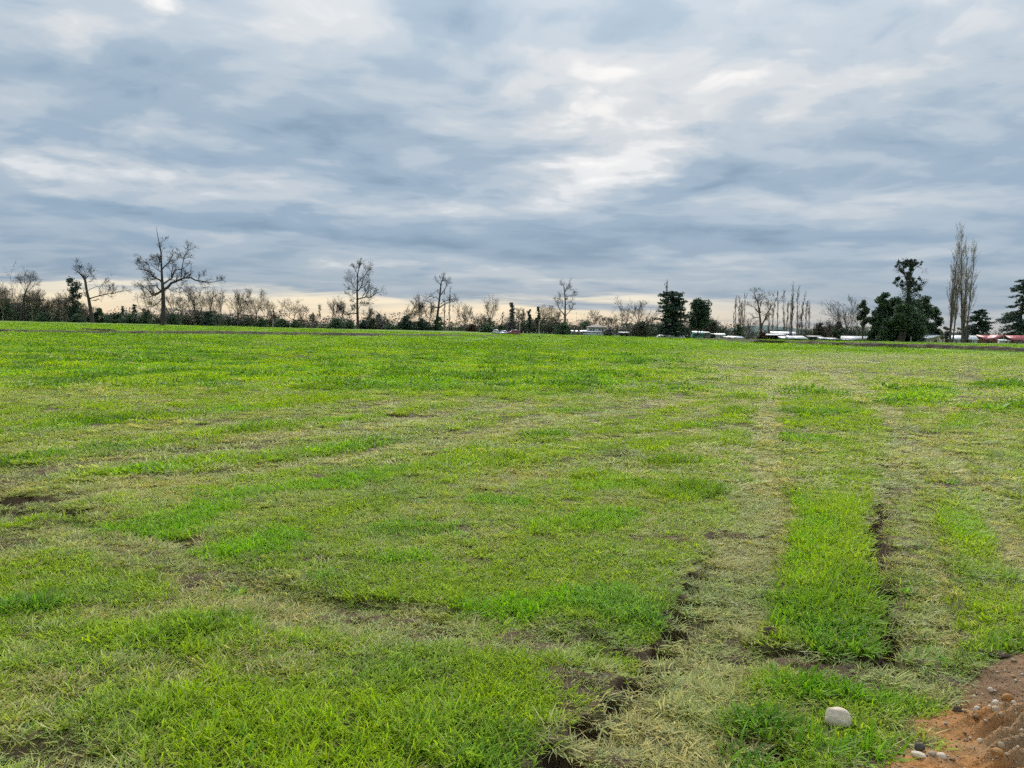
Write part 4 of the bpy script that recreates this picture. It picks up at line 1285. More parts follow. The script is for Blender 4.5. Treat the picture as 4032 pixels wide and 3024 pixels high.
# ---- bushes that stand out of the undergrowth
for i, (lab, u, D, vt, w, lm, n) in enumerate([
    ('dark evergreen bush under the umbrella-topped tree', 175, 292, 1229, 82, L_EVER, 900),
    ('small dark bush left of the crooked tree trunk', 305, 293, 1233, 62, L_EVER, 700),
    ('rounded dark bush just right of the crooked tree trunk', 388, 296, 1210, 44, L_EVER, 700),
    ('long low dark bush midway between the crooked tree and the spiked tree', 455, 298, 1229, 76, L_EVER, 900),
    ('dark bush with a rounded top left of the spiked tree trunk', 575, 300, 1216, 66, L_EVER, 900),
    ('low dark bush hugging the left of the spiked tree trunk', 518, 300, 1236, 60, L_EVER, 700),
    ('dark bush close right of the spiked tree trunk', 680, 305, 1232, 66, L_EVER, 800),
    ('large dark rounded bush, biggest on the left skyline, right of the spiked tree', 820, 312, 1226, 72, L_PINE, 1300),
    ('low dark bush left of the thin light pole', 1030, 322, 1252, 62, L_EVER, 800),
    ('dark bush right of the thin light pole', 1110, 324, 1254, 66, L_EVER, 800),
    ('low dark bush beneath the flat-crowned oak', 1165, 324, 1262, 60, L_EVER, 600),
    ('dark bush under the left limb of the pointed tree', 1322, 324, 1254, 62, L_EVER, 900),
    ('dark bush touching the left of the pointed tree trunk', 1376, 324, 1258, 52, L_EVER, 700),
    ('olive bush a little right of the pointed tree trunk', 1468, 324, 1254, 50, L_OLIVE, 900),
    ('grey-green bush against the right of the pointed tree trunk', 1432, 328, 1258, 44, L_BLUE, 600),
    ('low dark bush in the gap before the first tall dark bush clump', 1540, 335, 1274, 60, L_EVER, 600),
    ('tall dark bush clump with a tufted peak left of the broken-crowned tree', 1602, 340, 1237, 72, L_PINE, 1500),
    ('dark square-topped bush clump left of the broken-crowned tree trunk', 1668, 340, 1254, 58, L_PINE, 1200),
    ('dark bush right against the broken-crowned tree trunk', 1726, 340, 1246, 40, L_EVER, 800),
    ('dark reddish bush below the broad round bare tree', 1860, 335, 1274, 50, L_RUST, 800),
    ('dark bush behind the white car', 1920, 318, 1277, 66, L_EVER, 900),
    ('dark bush between the white and red cars', 1968, 316, 1280, 48, L_EVER, 700),
    ('dark shaggy bush around the foot of the tall thin tree', 2218, 296, 1268, 82, L_EVER, 1300),
    ('dark rounded bush behind the two-storey house', 2310, 326, 1262, 66, L_EVER, 900),
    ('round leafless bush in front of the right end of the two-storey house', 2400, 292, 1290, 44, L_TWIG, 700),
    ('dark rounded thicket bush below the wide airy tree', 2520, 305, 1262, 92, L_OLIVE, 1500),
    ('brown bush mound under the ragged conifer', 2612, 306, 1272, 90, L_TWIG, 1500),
    ('olive shrubby bush behind the blue shack', 2800, 309, 1258, 74, L_OLIVE, 1500),
    ('dark bush below the three pale poplars', 2905, 298, 1276, 46, L_EVER, 800),
    ('rust-coloured bush at the foot of the gnarled tree', 3000, 284, 1306, 42, L_RUST, 700),
    ('broad dark thicket bush right of the poplar row', 3222, 302, 1270, 62, L_OLIVE, 1200),
    ('dark thicket bush below the many-stemmed tree', 3300, 298, 1276, 68, L_EVER, 1100),
    ('leafless bush around the foot of the left very tall poplar', 3722, 276, 1282, 42, L_TWIG, 380),
    ('leafless bush right of the foot of the right very tall poplar', 3806, 276, 1276, 36, L_TWIG, 380),
]):
    leafy('bush', lab, u, D, vt, w, lm, 700 + i, n, .62, 12, cat='bush')


# ---- the mass of scrub between and behind them
def undergrowth():
    rng = np.random.default_rng(9)
    prof = np.array([(-300, 1150), (0, 1150), (70, 1160), (150, 1168), (250, 1190), (350, 1212), (450, 1232), (600, 1234), (700, 1224), (780, 1205), (850, 1222), (950, 1236), (1000, 1246), (1100, 1252), (1200, 1262),
                     (1300, 1256), (1400, 1266), (1500, 1262), (1560, 1280), (1620, 1262), (1700, 1266), (1760, 1258), (1820, 1280), (1900, 1276), (1980, 1262), (2060, 1254), (2150, 1256), (2200, 1264), (2300, 1270),
                     (2400, 1288), (2480, 1268), (2560, 1272), (2650, 1270), (2750, 1262), (2850, 1276), (2920, 1304), (3000, 1306), (3080, 1304), (3150, 1306), (3200, 1284), (3300, 1276), (3400, 1280),
                     (3500, 1304), (3700, 1318), (3850, 1326), (4032, 1332), (4300, 1335)])
    dist = np.array([(-300, 300), (0, 300), (500, 312), (1000, 335), (1500, 335), (1800, 348), (2000, 318), (2300, 330), (2600, 314), (3000, 318), (3300, 312), (3480, 292), (3640, 300), (3720, 314), (4300, 325)])
    parts = {'scrub_leaves': [], 'scrub_brown': [], 'scrub_olive': []}
    TB = Limbs()
    u = -300.0
    while u < 4250:
        D = np.interp(u, dist[:, 0], dist[:, 1]) + rng.uniform(-1, 16)
        vt = np.interp(u, prof[:, 0], prof[:, 1]) + rng.normal(6 if u > 480 else 11, 15)
        b = foot(u, D)
        H = max(1.6, at(u, vt, D).z - b[2]) * rng.uniform(.75, 1.08)
        R = min(H * .55, 2.6) * rng.uniform(.8, 1.3)
        leftw = u < 460
        q = rng.random()
        key = 'scrub_brown' if q < (.68 if leftw else .40) else ('scrub_olive' if q < .70 else 'scrub_leaves')
        if 3430 < u < 3720: key = 'scrub_leaves'
        for k in range(int(4 + H * .9)):
            d = np.array((rng.normal(0, .22), rng.normal(0, .22), 1.0))
            p = wander(rng, b + np.array((rng.normal(0, R * .35), rng.normal(0, R * .35), -.1)), d, H * rng.uniform(.55, 1.3), 5, .11, .05)
            TB.add(p, .06, .028, 3)
            if H > 4:
                for _ in range(3):
                    a = p[rng.integers(2, 5)]
                    TB.add(wander(rng, a, d + rng.normal(0, .6, 3), H * rng.uniform(.12, .28), 3, .12, .08), .035, .02, 3)
        nl = int((46 if key == 'scrub_brown' else 62) * max(H, 2) * R / 1.5)
        C = np.stack([rng.normal(0, R * .55, nl), rng.normal(0, R * .55, nl), H * rng.random(nl) ** (1.25 if key == 'scrub_brown' else 1.0) * .9], 1) + b
        parts[key].append(C)
        u += rng.uniform(5, 15) * (1.3 if H > 6 else 1)
    lab = {'scrub_leaves': 'dark evergreen undergrowth filling the far edge of the field', 'scrub_brown': 'leafless brown brushwood massed along the far edge of the field',
           'scrub_olive': 'dull olive undergrowth mixed along the far edge of the field'}
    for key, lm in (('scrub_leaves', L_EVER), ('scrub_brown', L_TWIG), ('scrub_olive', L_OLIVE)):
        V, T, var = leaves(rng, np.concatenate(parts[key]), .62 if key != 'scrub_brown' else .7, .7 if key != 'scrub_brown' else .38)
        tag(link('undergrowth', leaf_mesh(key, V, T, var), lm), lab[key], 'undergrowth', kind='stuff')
    tag(link('undergrowth', TB.build('scrub_stems'), B_GREY), 'thin grey stems of the leafless brushwood behind the field', 'undergrowth', kind='stuff')
    # far woods beyond, seen through the gaps
    C = []
    for k in range(420):
        D = rng.uniform(430, 620); u = rng.uniform(-400, 4400)
        p = at(u, 1300, D)
        h = rng.uniform(4, 10) if not 2900 < u < 3300 else rng.uniform(2, 4)
        m = int(14 * h / 3)
        C.append(np.stack([rng.normal(p.x, 2.5, m), rng.normal(p.y, 2.5, m), land1(p.x, p.y) + h * rng.random(m)], 1))
    V, T, var = leaves(rng, np.concatenate(C), 1.3, .9)
    tag(link('far_wood', leaf_mesh('far_wood', V, T, var), L_BLUE), 'low far-off wood glimpsed through the gaps of the tree line', 'wood', kind='stuff')


undergrowth()


def hills():
    rng = np.random.default_rng(4)
    az = np.radians(np.linspace(-40, 40, 161))
    hump = 44 * np.exp(-((np.degrees(az) - 17.4) / 2.2) ** 2) + 20 * np.exp(-((np.degrees(az) - 21) / 3.0) ** 2) + 26 * np.exp(-((np.degrees(az) - 30) / 9) ** 2)
    hump += 8 * fbm(az * 40, az * 0 + 3, 1.0, 4, 2)
    V = []
    for r, k in ((4600, 0.0), (5000, .6), (5400, 1.0), (6000, .3), (6600, 0)):
        for a, h in zip(az, hump):
            V.append((r * math.sin(a), r * math.cos(a), -6 + h * k + (8 * rng.random() if k else 0)))
    n = len(az)
    Q = [(i * n + j, i * n + j + 1, (i + 1) * n + j + 1, (i + 1) * n + j) for i in range(4) for j in range(n - 1)]
    m = simple_mat('far_hill', (.10, .16, .15), .95, .1, .15, .004, coord='Object')
    tag(link('hills', mesh_np('hills', V, quads=Q, smooth=True), m), 'distant wooded hill low on the skyline', 'hills', kind='structure')


hills()

# ------------------------------------------------------------------ shapes for built things
def box_vq(x0, x1, y0, y1, z0, z1):
    V = [(x0, y0, z0), (x1, y0, z0), (x1, y1, z0), (x0, y1, z0), (x0, y0, z1), (x1, y0, z1), (x1, y1, z1), (x0, y1, z1)]
    Q = [(0, 3, 2, 1), (4, 5, 6, 7), (0, 1, 5, 4), (1, 2, 6, 5), (2, 3, 7, 6), (3, 0, 4, 7)]
    return V, Q


class MB:
    def __init__(self):
        self.V, self.Q, self.T = [], [], []

    def box(self, x0, x1, y0, y1, z0, z1):
        return self.raw(*box_vq(x0, x1, y0, y1, z0, z1))

    def raw(self, V, Q=(), T=()):
        o = len(self.V)
        self.V += [tuple(map(float, v)) for v in V]
        self.Q += [tuple(i + o for i in q) for q in Q]
        self.T += [tuple(i + o for i in t) for t in T]
        return self

    def bar(self, a, b, w, h=None):
        """a squared bar between two points"""
        a, b = Vector(a), Vector(b)
        d = (b - a).normalized()
        s = d.cross(Vector((0, 0, 1)) if abs(d.z) < .9 else Vector((0, 1, 0))).normalized()
        t = s.cross(d)
        h = h or w
        V = [p + s * (i * w / 2) + t * (j * h / 2) for p in (a, b) for i, j in ((-1, -1), (1, -1), (1, 1), (-1, 1))]
        return self.raw(V, [(0, 1, 2, 3), (7, 6, 5, 4), (0, 4, 5, 1), (1, 5, 6, 2), (2, 6, 7, 3), (3, 7, 4, 0)])

    def slab(self, p, th):
        """four corners (counter-clockwise from above) given thickness downwards"""
        n = (Vector(p[1]) - Vector(p[0])).cross(Vector(p[3]) - Vector(p[0])).normalized()
        V = [Vector(q) for q in p] + [Vector(q) - n * th for q in p]
        return self.raw(V, [(0, 1, 2, 3), (7, 6, 5, 4), (0, 4, 5, 1), (1, 5, 6, 2), (2, 6, 7, 3), (3, 7, 4, 0)])

    def lathe(self, c, axis, prof, k=16):
        """profile of (distance along the axis, radius) turned about an axis through c"""
        ax = Vector(axis).normalized()
        s = ax.orthogonal().normalized(); t = ax.cross(s)
        V, Q = [], []
        for d, r in prof:
            for i in range(k):
                a = 2 * math.pi * i / k
                V.append(Vector(c) + ax * d + (s * math.cos(a) + t * math.sin(a)) * r)
        for j in range(len(prof) - 1):
            for i in range(k):
                i2 = (i + 1) % k
                Q.append((j * k + i, j * k + i2, (j + 1) * k + i2, (j + 1) * k + i))
        return self.raw(V, Q)

    def build(self, name, mat, parent=None, smooth=False, loc=None):
        me = mesh_np(name, self.V, self.Q or None, self.T or None, smooth)
        return link(name, me, mat, parent, loc)


def wall_mat(name, col, rough=.85):
    """boarded wall: plank lines and weather staining"""
    m, N, out = material(name)
    b = N.new('ShaderNodeBsdfPrincipled')
    tc = N.new('ShaderNodeTexCoord')
    n = N.noise(tc.outputs['Object'], 1.2, 5, .65)
    mp = N.new('ShaderNodeMapping'); N.put(mp.inputs[0], tc.outputs['Object']); mp.inputs['Scale'].default_value = (6, 6, .4)
    st = N.noise(mp.outputs[0], 1.0, 3, .6)
    f = N.m('MULTIPLY', N.m('ADD', n, st), .5)
    N.put(b.inputs['Base Color'], N.ramp(f, [(.3, tuple(c * .62 for c in col)), (.62, col)]))
    b.inputs['Roughness'].default_value = rough
    b.inputs['Specular IOR Level'].default_value = .2
    N.l.new(b.outputs[0], out.inputs[0])
    return m


def roof_mat(name, col, rough=.45, metal=.0, dirt=.7, axis=0):
    """corrugated sheet: fine ribs as relief, streaks of grime"""
    m, N, out = material(name)
    b = N.new('ShaderNodeBsdfPrincipled')
    tc = N.new('ShaderNodeTexCoord')
    mp = N.new('ShaderNodeMapping'); N.put(mp.inputs[0], tc.outputs['Object'])
    mp.inputs['Scale'].default_value = (1.4, .25, .25)
    n = N.noise(mp.outputs[0], 1.6, 5, .65)
    N.put(b.inputs['Base Color'], N.ramp(n, [(.28, tuple(c * dirt for c in col)), (.6, col)]))
    b.inputs['Roughness'].default_value = rough
    b.inputs['Metallic'].default_value = metal
    wv = N.new('ShaderNodeTexWave', wave_type='BANDS', bands_direction='X')
    N.put(wv.inputs['Vector'], tc.outputs['Object']); wv.inputs['Scale'].default_value = 2.0
    bp = N.new('ShaderNodeBump'); bp.inputs['Strength'].default_value = .3; bp.inputs['Distance'].default_value = .03
    N.put(bp.inputs['Height'], wv.outputs['Fac']); N.l.new(bp.outputs[0], b.inputs['Normal'])
    N.l.new(b.outputs[0], out.inputs[0])
    return m


M_WHITE = wall_mat('white_boards', (.66, .65, .62)); M_CREAM = wall_mat('cream_boards', (.66, .62, .44)); M_TEAL = wall_mat('teal_boards', (.12, .34, .38))
M_BROWN = wall_mat('brown_boards', (.24, .125, .07)); M_REDBRN = wall_mat('red_boards', (.20, .075, .06)); M_GREYW = wall_mat('grey_boards', (.22, .20, .18)); M_DARKW = wall_mat('dark_boards_and_shade', (.055, .05, .05))  # the last, dark one also paints shade into open recesses
M_ROOF = roof_mat('zinc_roof', (.78, .78, .80), .38); M_ROOFG = roof_mat('weathered_zinc_roof', (.52, .51, .51), .5, dirt=.55); M_RED = roof_mat('red_roof', (.42, .085, .10), .45)
M_SHING = roof_mat('brown_shingle_roof', (.16, .125, .115), .8); M_TEALR = roof_mat('bluish_zinc_roof', (.50, .66, .68), .4)
M_GLASS = simple_mat('window_glass', (.03, .04, .05), .08, .5, .1, 2); M_FRAME = simple_mat('painted_frame', (.7, .7, .67), .6, .3, .08)
M_POLY = simple_mat('polythene', (.74, .75, .70), .35, .4, .1, 1.2)
M_POST = simple_mat('weathered_post', (.16, .13, .105), .9, .1, .25, 4); M_POSTW = simple_mat('white_post', (.72, .71, .67), .7, .2, .12, 4); M_YEL = simple_mat('yellow_stake', (.66, .55, .18), .6, .3, .12, 5)
M_WIRE = simple_mat('fence_wire', (.2, .19, .18), .5, .4, .1, 3)
M_SOIL = simple_mat('bare_soil', (.105, .072, .05), .95, .1, .3, 3.0, bump=.6); M_STONEW = simple_mat('pale_stone', (.50, .46, .40), .7, .25, .2, 9.0, bump=.25)


def place(u, D):
    f = foot(u, D)
    return Vector(f)


def window(parent, x, y, z, w, h, ny=-1):
    fr = MB()
    t, d = .07, .06
    y0, y1 = (y - d, y + .02) if ny < 0 else (y - .02, y + d)
    fr.box(x - w / 2 - t, x + w / 2 + t, y0, y1, z - t, z); fr.box(x - w / 2 - t, x + w / 2 + t, y0, y1, z + h, z + h + t)
    fr.box(x - w / 2 - t, x - w / 2, y0, y1, z, z + h); fr.box(x + w / 2, x + w / 2 + t, y0, y1, z, z + h)
    fr.box(x - .02, x + .02, y0 + .01, y1 - .01, z, z + h)
    o = fr.build('window', M_FRAME, parent)
    MB().box(x - w / 2, x + w / 2, (y - .025), (y + .03), z, z + h).build('pane', M_GLASS, o)
    return o


def door(parent, x, y, z0, w=.9, h=2.0, mat=None):
    o = MB().box(x - w / 2, x + w / 2, y - .05, y + .03, z0, z0 + h).build('door', mat or M_BROWN, parent)
    MB().box(x + w * .32, x + w * .32 + .05, y - .10, y - .05, z0 + 1.0, z0 + 1.12).build('handle', M_WIRE, o)


def block(root, u0, u1, v_eave, v_ridge, D, depth, axis, wall, roof, over=.35, hip=False, yaw=0.0, side_wall=None, open_front=False, name='wall'):
    """a walled block with its roof, sized from the picture; returns (width, eave height, origin) in the root's frame"""
    pL, pR = place(u0, D), place(u1, D)
    c = (pL + pR) / 2
    zb = min(pL.z, pR.z) - .1
    W = (pR.x - pL.x)
    he = at((u0 + u1) / 2, v_eave, D).z - zb
    hr = at((u0 + u1) / 2, v_ridge, D).z - zb
    ox, oy, oz = c.x - root.location.x, c.y - root.location.y, zb - root.location.z
    cy, sy = math.cos(yaw), math.sin(yaw)

    def tr(v):
        x, y, z = v
        return (ox + x * cy - y * sy, oy + x * sy + y * cy, oz + z)
    w2 = W / 2
    m = MB()
    V, Q = box_vq(-w2, w2, 0, depth, 0, he)
    if open_front: Q = [q for i, q in enumerate(Q) if i != 2]
    m.raw([tr(v) for v in V], Q)
    r = MB()
    th = .14
    if hip:
        k = min(depth / 2, w2) * .98
        e = over
        zz = he - e * (hr - he) / k
        A = [(-w2 - e, -e, zz), (w2 + e, -e, zz), (w2 + e, depth + e, zz), (-w2 - e, depth + e, zz)]
        B = [(-w2 + k, depth / 2, hr), (w2 - k, depth / 2, hr)]
        up = th
        top = [(x, y, z + up) for x, y, z in A + B]
        r.raw([tr(v) for v in top], [(0, 1, 5, 4), (2, 3, 4, 5)], [(1, 2, 5), (3, 0, 4)])
        r.raw([tr(v) for v in A] + [tr((x, y, z + up)) for x, y, z in A], [(3, 2, 1, 0), (0, 1, 5, 4), (1, 2, 6, 5), (2, 3, 7, 6), (3, 0, 4, 7)])
    elif axis == 'x':
        m.raw([tr(v) for v in ((-w2, 0, he), (-w2, depth, he), (-w2, depth / 2, hr), (w2, 0, he), (w2, depth, he), (w2, depth / 2, hr))], [], [(0, 2, 1), (3, 4, 5)])
        e = over; sl = (hr - he) / (depth / 2); zz = he - e * sl
        for s in (0, 1):
            P = [(-w2 - e, -e, zz), (w2 + e, -e, zz), (w2 + e, depth / 2, hr), (-w2 - e, depth / 2, hr)] if s == 0 else \
                [(-w2 - e, depth / 2, hr), (w2 + e, depth / 2, hr), (w2 + e, depth + e, zz), (-w2 - e, depth + e, zz)]
            r.slab([tr((x, y, z + th + .01)) for x, y, z in P], th)
    elif axis == 'y':
        m.raw([tr(v) for v in ((-w2, 0, he), (w2, 0, he), (0, 0, hr), (-w2, depth, he), (w2, depth, he), (0, depth, hr))], [], [(0, 1, 2), (4, 3, 5)])
        e = over; sl = (hr - he) / w2; zz = he - e * sl
        for s in (0, 1):
            P = [(-w2 - e, -e, zz), (0, -e, hr), (0, depth + e, hr), (-w2 - e, depth + e, zz)] if s == 0 else [(0, -e, hr), (w2 + e, -e, zz), (w2 + e, depth + e, zz), (0, depth + e, hr)]
            r.slab([tr((x, y, z + th + .01)) for x, y, z in P], th)
    elif axis == 'lean':       # one slope falling towards the viewer
        e = over; sl = (hr - he) / depth
        m.raw([tr(v) for v in ((-w2, 0, he), (-w2, depth, he), (-w2, depth, hr), (w2, 0, he), (w2, depth, he), (w2, depth, hr))], [(4, 1, 2, 5)], [(0, 2, 1), (3, 4, 5)])
        P = [(-w2 - e, -e, he - e * sl), (w2 + e, -e, he - e * sl), (w2 + e, depth + e, hr + e * sl), (-w2 - e, depth + e, hr + e * sl)]
        r.slab([tr((x, y, z + th + .01)) for x, y, z in P], th)
    m.build(name, wall, root)
    r.build('roof', roof, root)
    return dict(W=W, he=he, hr=hr, tr=tr, o=(ox, oy, oz))


def root_at(name, label, u, D, cat, group=None):
    return tree_root(name, label, cat, place(u, D), group)


def add_windows(root, b, xs, z, w, h):
    for x in xs:
        ox, oy, oz = b['tr']((x, -.02, 0))
        window(root, ox, oy, oz + z, w, h)


# ---- the white two-storey house and what stands round it
r = root_at('two_storey_house', 'white two-storey house with grey hipped roof and long verandah', 2340, 310, 'house')
b = block(r, 2316, 2388, 1288, 1277.5, 310, 7.5, 'x', M_WHITE, M_SHING, .6, hip=True, name='wall')
add_windows(r, b, (-2.6, -1.6, 1.0, 2.0), b['he'] - 1.75, .55, 1.1)
b2 = block(r, 2293, 2368, 1308, 1303, 308, 2.0, 'lean', M_DARKW, M_ROOF, .3, open_front=True, name='verandah')  # dark walls paint in the shade of the verandah recess
for k in range(7):
    x = -b2['W'] / 2 + b2['W'] * k / 6
    p = b2['tr']((x, -.05, 0))
    MB().box(p[0] - .06, p[0] + .06, p[1] - .06, p[1] + .06, p[2], p[2] + b2['he'] - .05).build('verandah_post', M_FRAME, r)
p0, p1 = b2['tr']((-b2['W'] / 2 + .1, -.16, 0)), b2['tr']((b2['W'] / 2 - .1, -.16, 0))
MB().box(p0[0], p1[0], p0[1] - .05, p0[1], p0[2] + .1, p0[2] + .85).build('balustrade', M_FRAME, r)
r = root_at('annex_shed', 'low gabled annex with pale roof at the left of the two-storey house', 2270, 306, 'shed')
b = block(r, 2250, 2291, 1307, 1302, 306, 5, 'x', M_GREYW, M_ROOF, .3)
add_windows(r, b, (-.9, ), .9, .7, .9); door(r, *[b['tr']((.8, 0, 0))[i] for i in (0, 1, 2)])
r = root_at('white_hut', 'tiny white hut left of the annex shed', 2239, 304, 'hut')
b = block(r, 2232, 2247, 1309.5, 1307, 304, 2, 'lean', M_WHITE, M_ROOF, .15); door(r, *[b['tr']((.1, 0, 0))[i] for i in (0, 1, 2)], .7, 1.0)
r = root_at('open_shelter', 'open shelter with a flat pale roof right of the two-storey house', 2458, 300, 'shelter')
b = block(r, 2442, 2475, 1311, 1308.5, 300, 3.0, 'lean', M_DARKW, M_ROOF, .35, open_front=True)  # shade beneath the flat roof is put into the dark wall colour
for x in (-1.4, 0, 1.4):
    p = b['tr']((x, -.05, 0)); MB().box(p[0] - .06, p[0] + .06, p[1] - .06, p[1] + .06, p[2], p[2] + b['he'] - .02).build('post', M_POST, r)
for i, (ua, ub, lab) in enumerate(((2362, 2394, 'white picket panel right of the verandah'), (2405, 2425, 'short white gate panel beside the leafless bush'))):
    a_, c_ = place(ua, 300), place(ub, 300)
    f = tree_root('picket_panel', lab, 'fence', a_)
    n = int((c_.x - a_.x) / .16)
    for k in range(n):
        MB().box(k * .16, k * .16 + .10, -.015, .015, 0, .8).build('picket', M_FRAME, f)
    MB().box(0, n * .16, .015, .05, .25, .33).build('rail', M_FRAME, f)


# ---- sheds and barns to the right
def polytunnel():
    pL, pR = place(2586, 288), place(2702, 288)
    r = tree_root('polytunnel', 'long low white polythene tunnel with a rounded end', 'greenhouse', (pL + pR) / 2)
    W = pR.x - pL.x
    h = at(2640, 1319.0, 288).z - r.location.z
    k = 12
    m = MB()
    V, Q = [], []
    xs = np.linspace(-W / 2, W / 2, 15)
    for x in xs:
        e = min(1.0, (x + W / 2) / 1.1 + .25, (W / 2 - x) / 1.1 + .25)
        for i in range(k + 1):
            a = math.pi * i / k
            V.append((x, 2.0 - math.cos(a) * 2.0 * (.9 + .1 * e), max(0.0, math.sin(a) ** .8) * h * (.45 + .55 * e)))
    for j in range(len(xs) - 1):
        for i in range(k):
            Q.append((j * (k + 1) + i, (j + 1) * (k + 1) + i, (j + 1) * (k + 1) + i + 1, j * (k + 1) + i + 1))
    m.raw(V, Q)
    for j in (0, len(xs) - 1):
        m.raw([V[j * (k + 1) + i] for i in range(k + 1)], [], [(0, i, i + 1) for i in range(1, k)])
    m.build('cover', M_POLY, r, True)
    for x in np.linspace(-W / 2 + .8, W / 2 - .8, 6):
        h_ = MB()
        for i in range(k):
            a, b_ = math.pi * i / k, math.pi * (i + 1) / k
            h_.bar((x, 2.0 - math.cos(a) * 2.03, math.sin(a) ** .8 * h * 1.012 + .01), (x, 2.0 - math.cos(b_) * 2.03, max(0, math.sin(b_)) ** .8 * h * 1.012 + .01), .06)
        h_.build('hoop', M_POST, r)


polytunnel()
r = root_at('blue_shack', 'teal-blue shack under a crooked pale roof right of the long white tunnel', 2760, 296, 'shack')
b = block(r, 2731, 2768, 1312.5, 1305.5, 296, 4.5, 'x', M_TEAL, M_TEALR, .4); add_windows(r, b, (-.9, .9), b['he'] - 1.2, .6, .8)
b = block(r, 2768, 2795, 1311.5, 1308, 297, 3.5, 'lean', M_GREYW, M_ROOFG, .3, name='lean_to'); add_windows(r, b, (-.5, .6), b['he'] - 1.1, .7, .75)
r = root_at('white_shed', 'small white shed with bright roof next right of the blue shack', 2834, 296, 'shed')
b = block(r, 2818, 2854, 1320, 1314, 296, 4, 'x', M_WHITE, M_ROOF, .35); door(r, *[b['tr']((.4, 0, 0))[i] for i in (0, 1, 2)], mat=M_GREYW)
block(r, 2803, 2818, 1317, 1315, 297, 2.5, 'lean', M_DARKW, M_ROOFG, .2, name='lean_to')
r = root_at('low_shed', 'low white-walled shed with two flat pale roofs left of the small blue hill', 2893, 288, 'shed')
b = block(r, 2880, 2928, 1331.5, 1325.5, 288, 4.5, 'lean', M_WHITE, M_ROOF, .4); door(r, *[b['tr']((-.9, 0, 0))[i] for i in (0, 1, 2)], mat=M_GREYW)
block(r, 2859, 2881, 1330, 1326.5, 289, 3.5, 'lean', M_GREYW, M_ROOFG, .3, name='lean_to')
r = root_at('barn', 'big two-tier barn with white upper roof and dark open lean-to', 3075, 292, 'barn')
b = block(r, 3040, 3128, 1316, 1307, 294, 8, 'x', M_GREYW, M_ROOF, .4, yaw=rad(-14))
b = block(r, 3014, 3096, 1321.5, 1316.8, 288, 4.5, 'lean', M_DARKW, M_ROOFG, .3, open_front=True, name='lean_to')  # wall colour darkened to stand for shade inside the open front
for k in range(6):
    p = b['tr']((-b['W'] / 2 + b['W'] * k / 5, -.05, 0)); MB().box(p[0] - .08, p[0] + .08, p[1] - .08, p[1] + .08, p[2], p[2] + b['he']).build('post', M_POST, r)
r = root_at('long_shed', 'open-fronted shed with a slanting white roof right of the barn', 3150, 282, 'shed')
b = block(r, 3118, 3178, 1333.5, 1324.5, 282, 5, 'lean', M_GREYW, M_ROOF, .35, open_front=True)
for x in (-2.6, -1.3, 0, 1.3, 2.6):
    p = b['tr']((x, -.05, 0)); MB().box(p[0] - .07, p[0] + .07, p[1] - .07, p[1] + .07, p[2], p[2] + b['he']).build('post', M_POST, r)
r = root_at('low_shed', 'low shed with bright sloping roof in front of the barn', 3098, 281, 'shed')
b = block(r, 3080, 3114, 1333, 1327, 281, 4, 'lean', M_GREYW, M_ROOF, .3); door(r, *[b['tr']((0, 0, 0))[i] for i in (0, 1, 2)], mat=M_DARKW)
r = root_at('lean_to_shed', 'dim lean-to shed with a thin grey roof right of the open-fronted shed', 3212, 288, 'shed')
b = block(r, 3188, 3238, 1327, 1324, 288, 3, 'lean', M_DARKW, M_ROOFG, .3); door(r, *[b['tr']((.5, 0, 0))[i] for i in (0, 1, 2)], mat=M_GREYW)
r = root_at('small_hut', 'small hut with tilted white roof left of the long low white roof', 3240, 280, 'hut')
b = block(r, 3231, 3249, 1334, 1330, 280, 2.5, 'lean', M_GREYW, M_ROOF, .2); door(r, *[b['tr']((0, 0, 0))[i] for i in (0, 1, 2)], .7, 1.5)
r = root_at('low_barn', 'long low barn with white roof and chimney pipe left of the red-gabled barn', 3282, 284, 'barn')
b = block(r, 3264, 3302, 1336.5, 1332, 284, 4, 'lean', M_DARKW, M_ROOF, .3)
p = b['tr']((-.9, 2, b['hr'])); MB().lathe(p, (0, 0, 1), [(-.5, .10), (.45, .10), (.46, .14), (.6, .14), (.6, .0)], 10).build('chimney', M_ROOFG, r, True)
r = root_at('red_barn', 'long grey-roofed barn with a red-brown gable end facing right', 3370, 284, 'barn')
b = block(r, 3318, 3412, 1337, 1325, 284, 7, 'x', M_REDBRN, M_ROOF, .35, yaw=rad(-22)); door(r, *[b['tr']((1.5, 0, 0))[i] for i in (0, 1, 2)], 1.4, 1.9)
block(r, 3322, 3362, 1339.5, 1336.5, 281, 2.5, 'lean', M_GREYW, M_ROOFG, .25, name='lean_to')
r = root_at('small_hut', 'small hut with a pale low roof right of the red gable end', 3455, 282, 'hut')
b = block(r, 3438, 3472, 1339, 1334, 282, 3.5, 'lean', M_WHITE, M_ROOF, .3); door(r, *[b['tr']((0, 0, 0))[i] for i in (0, 1, 2)], .8, 1.6)

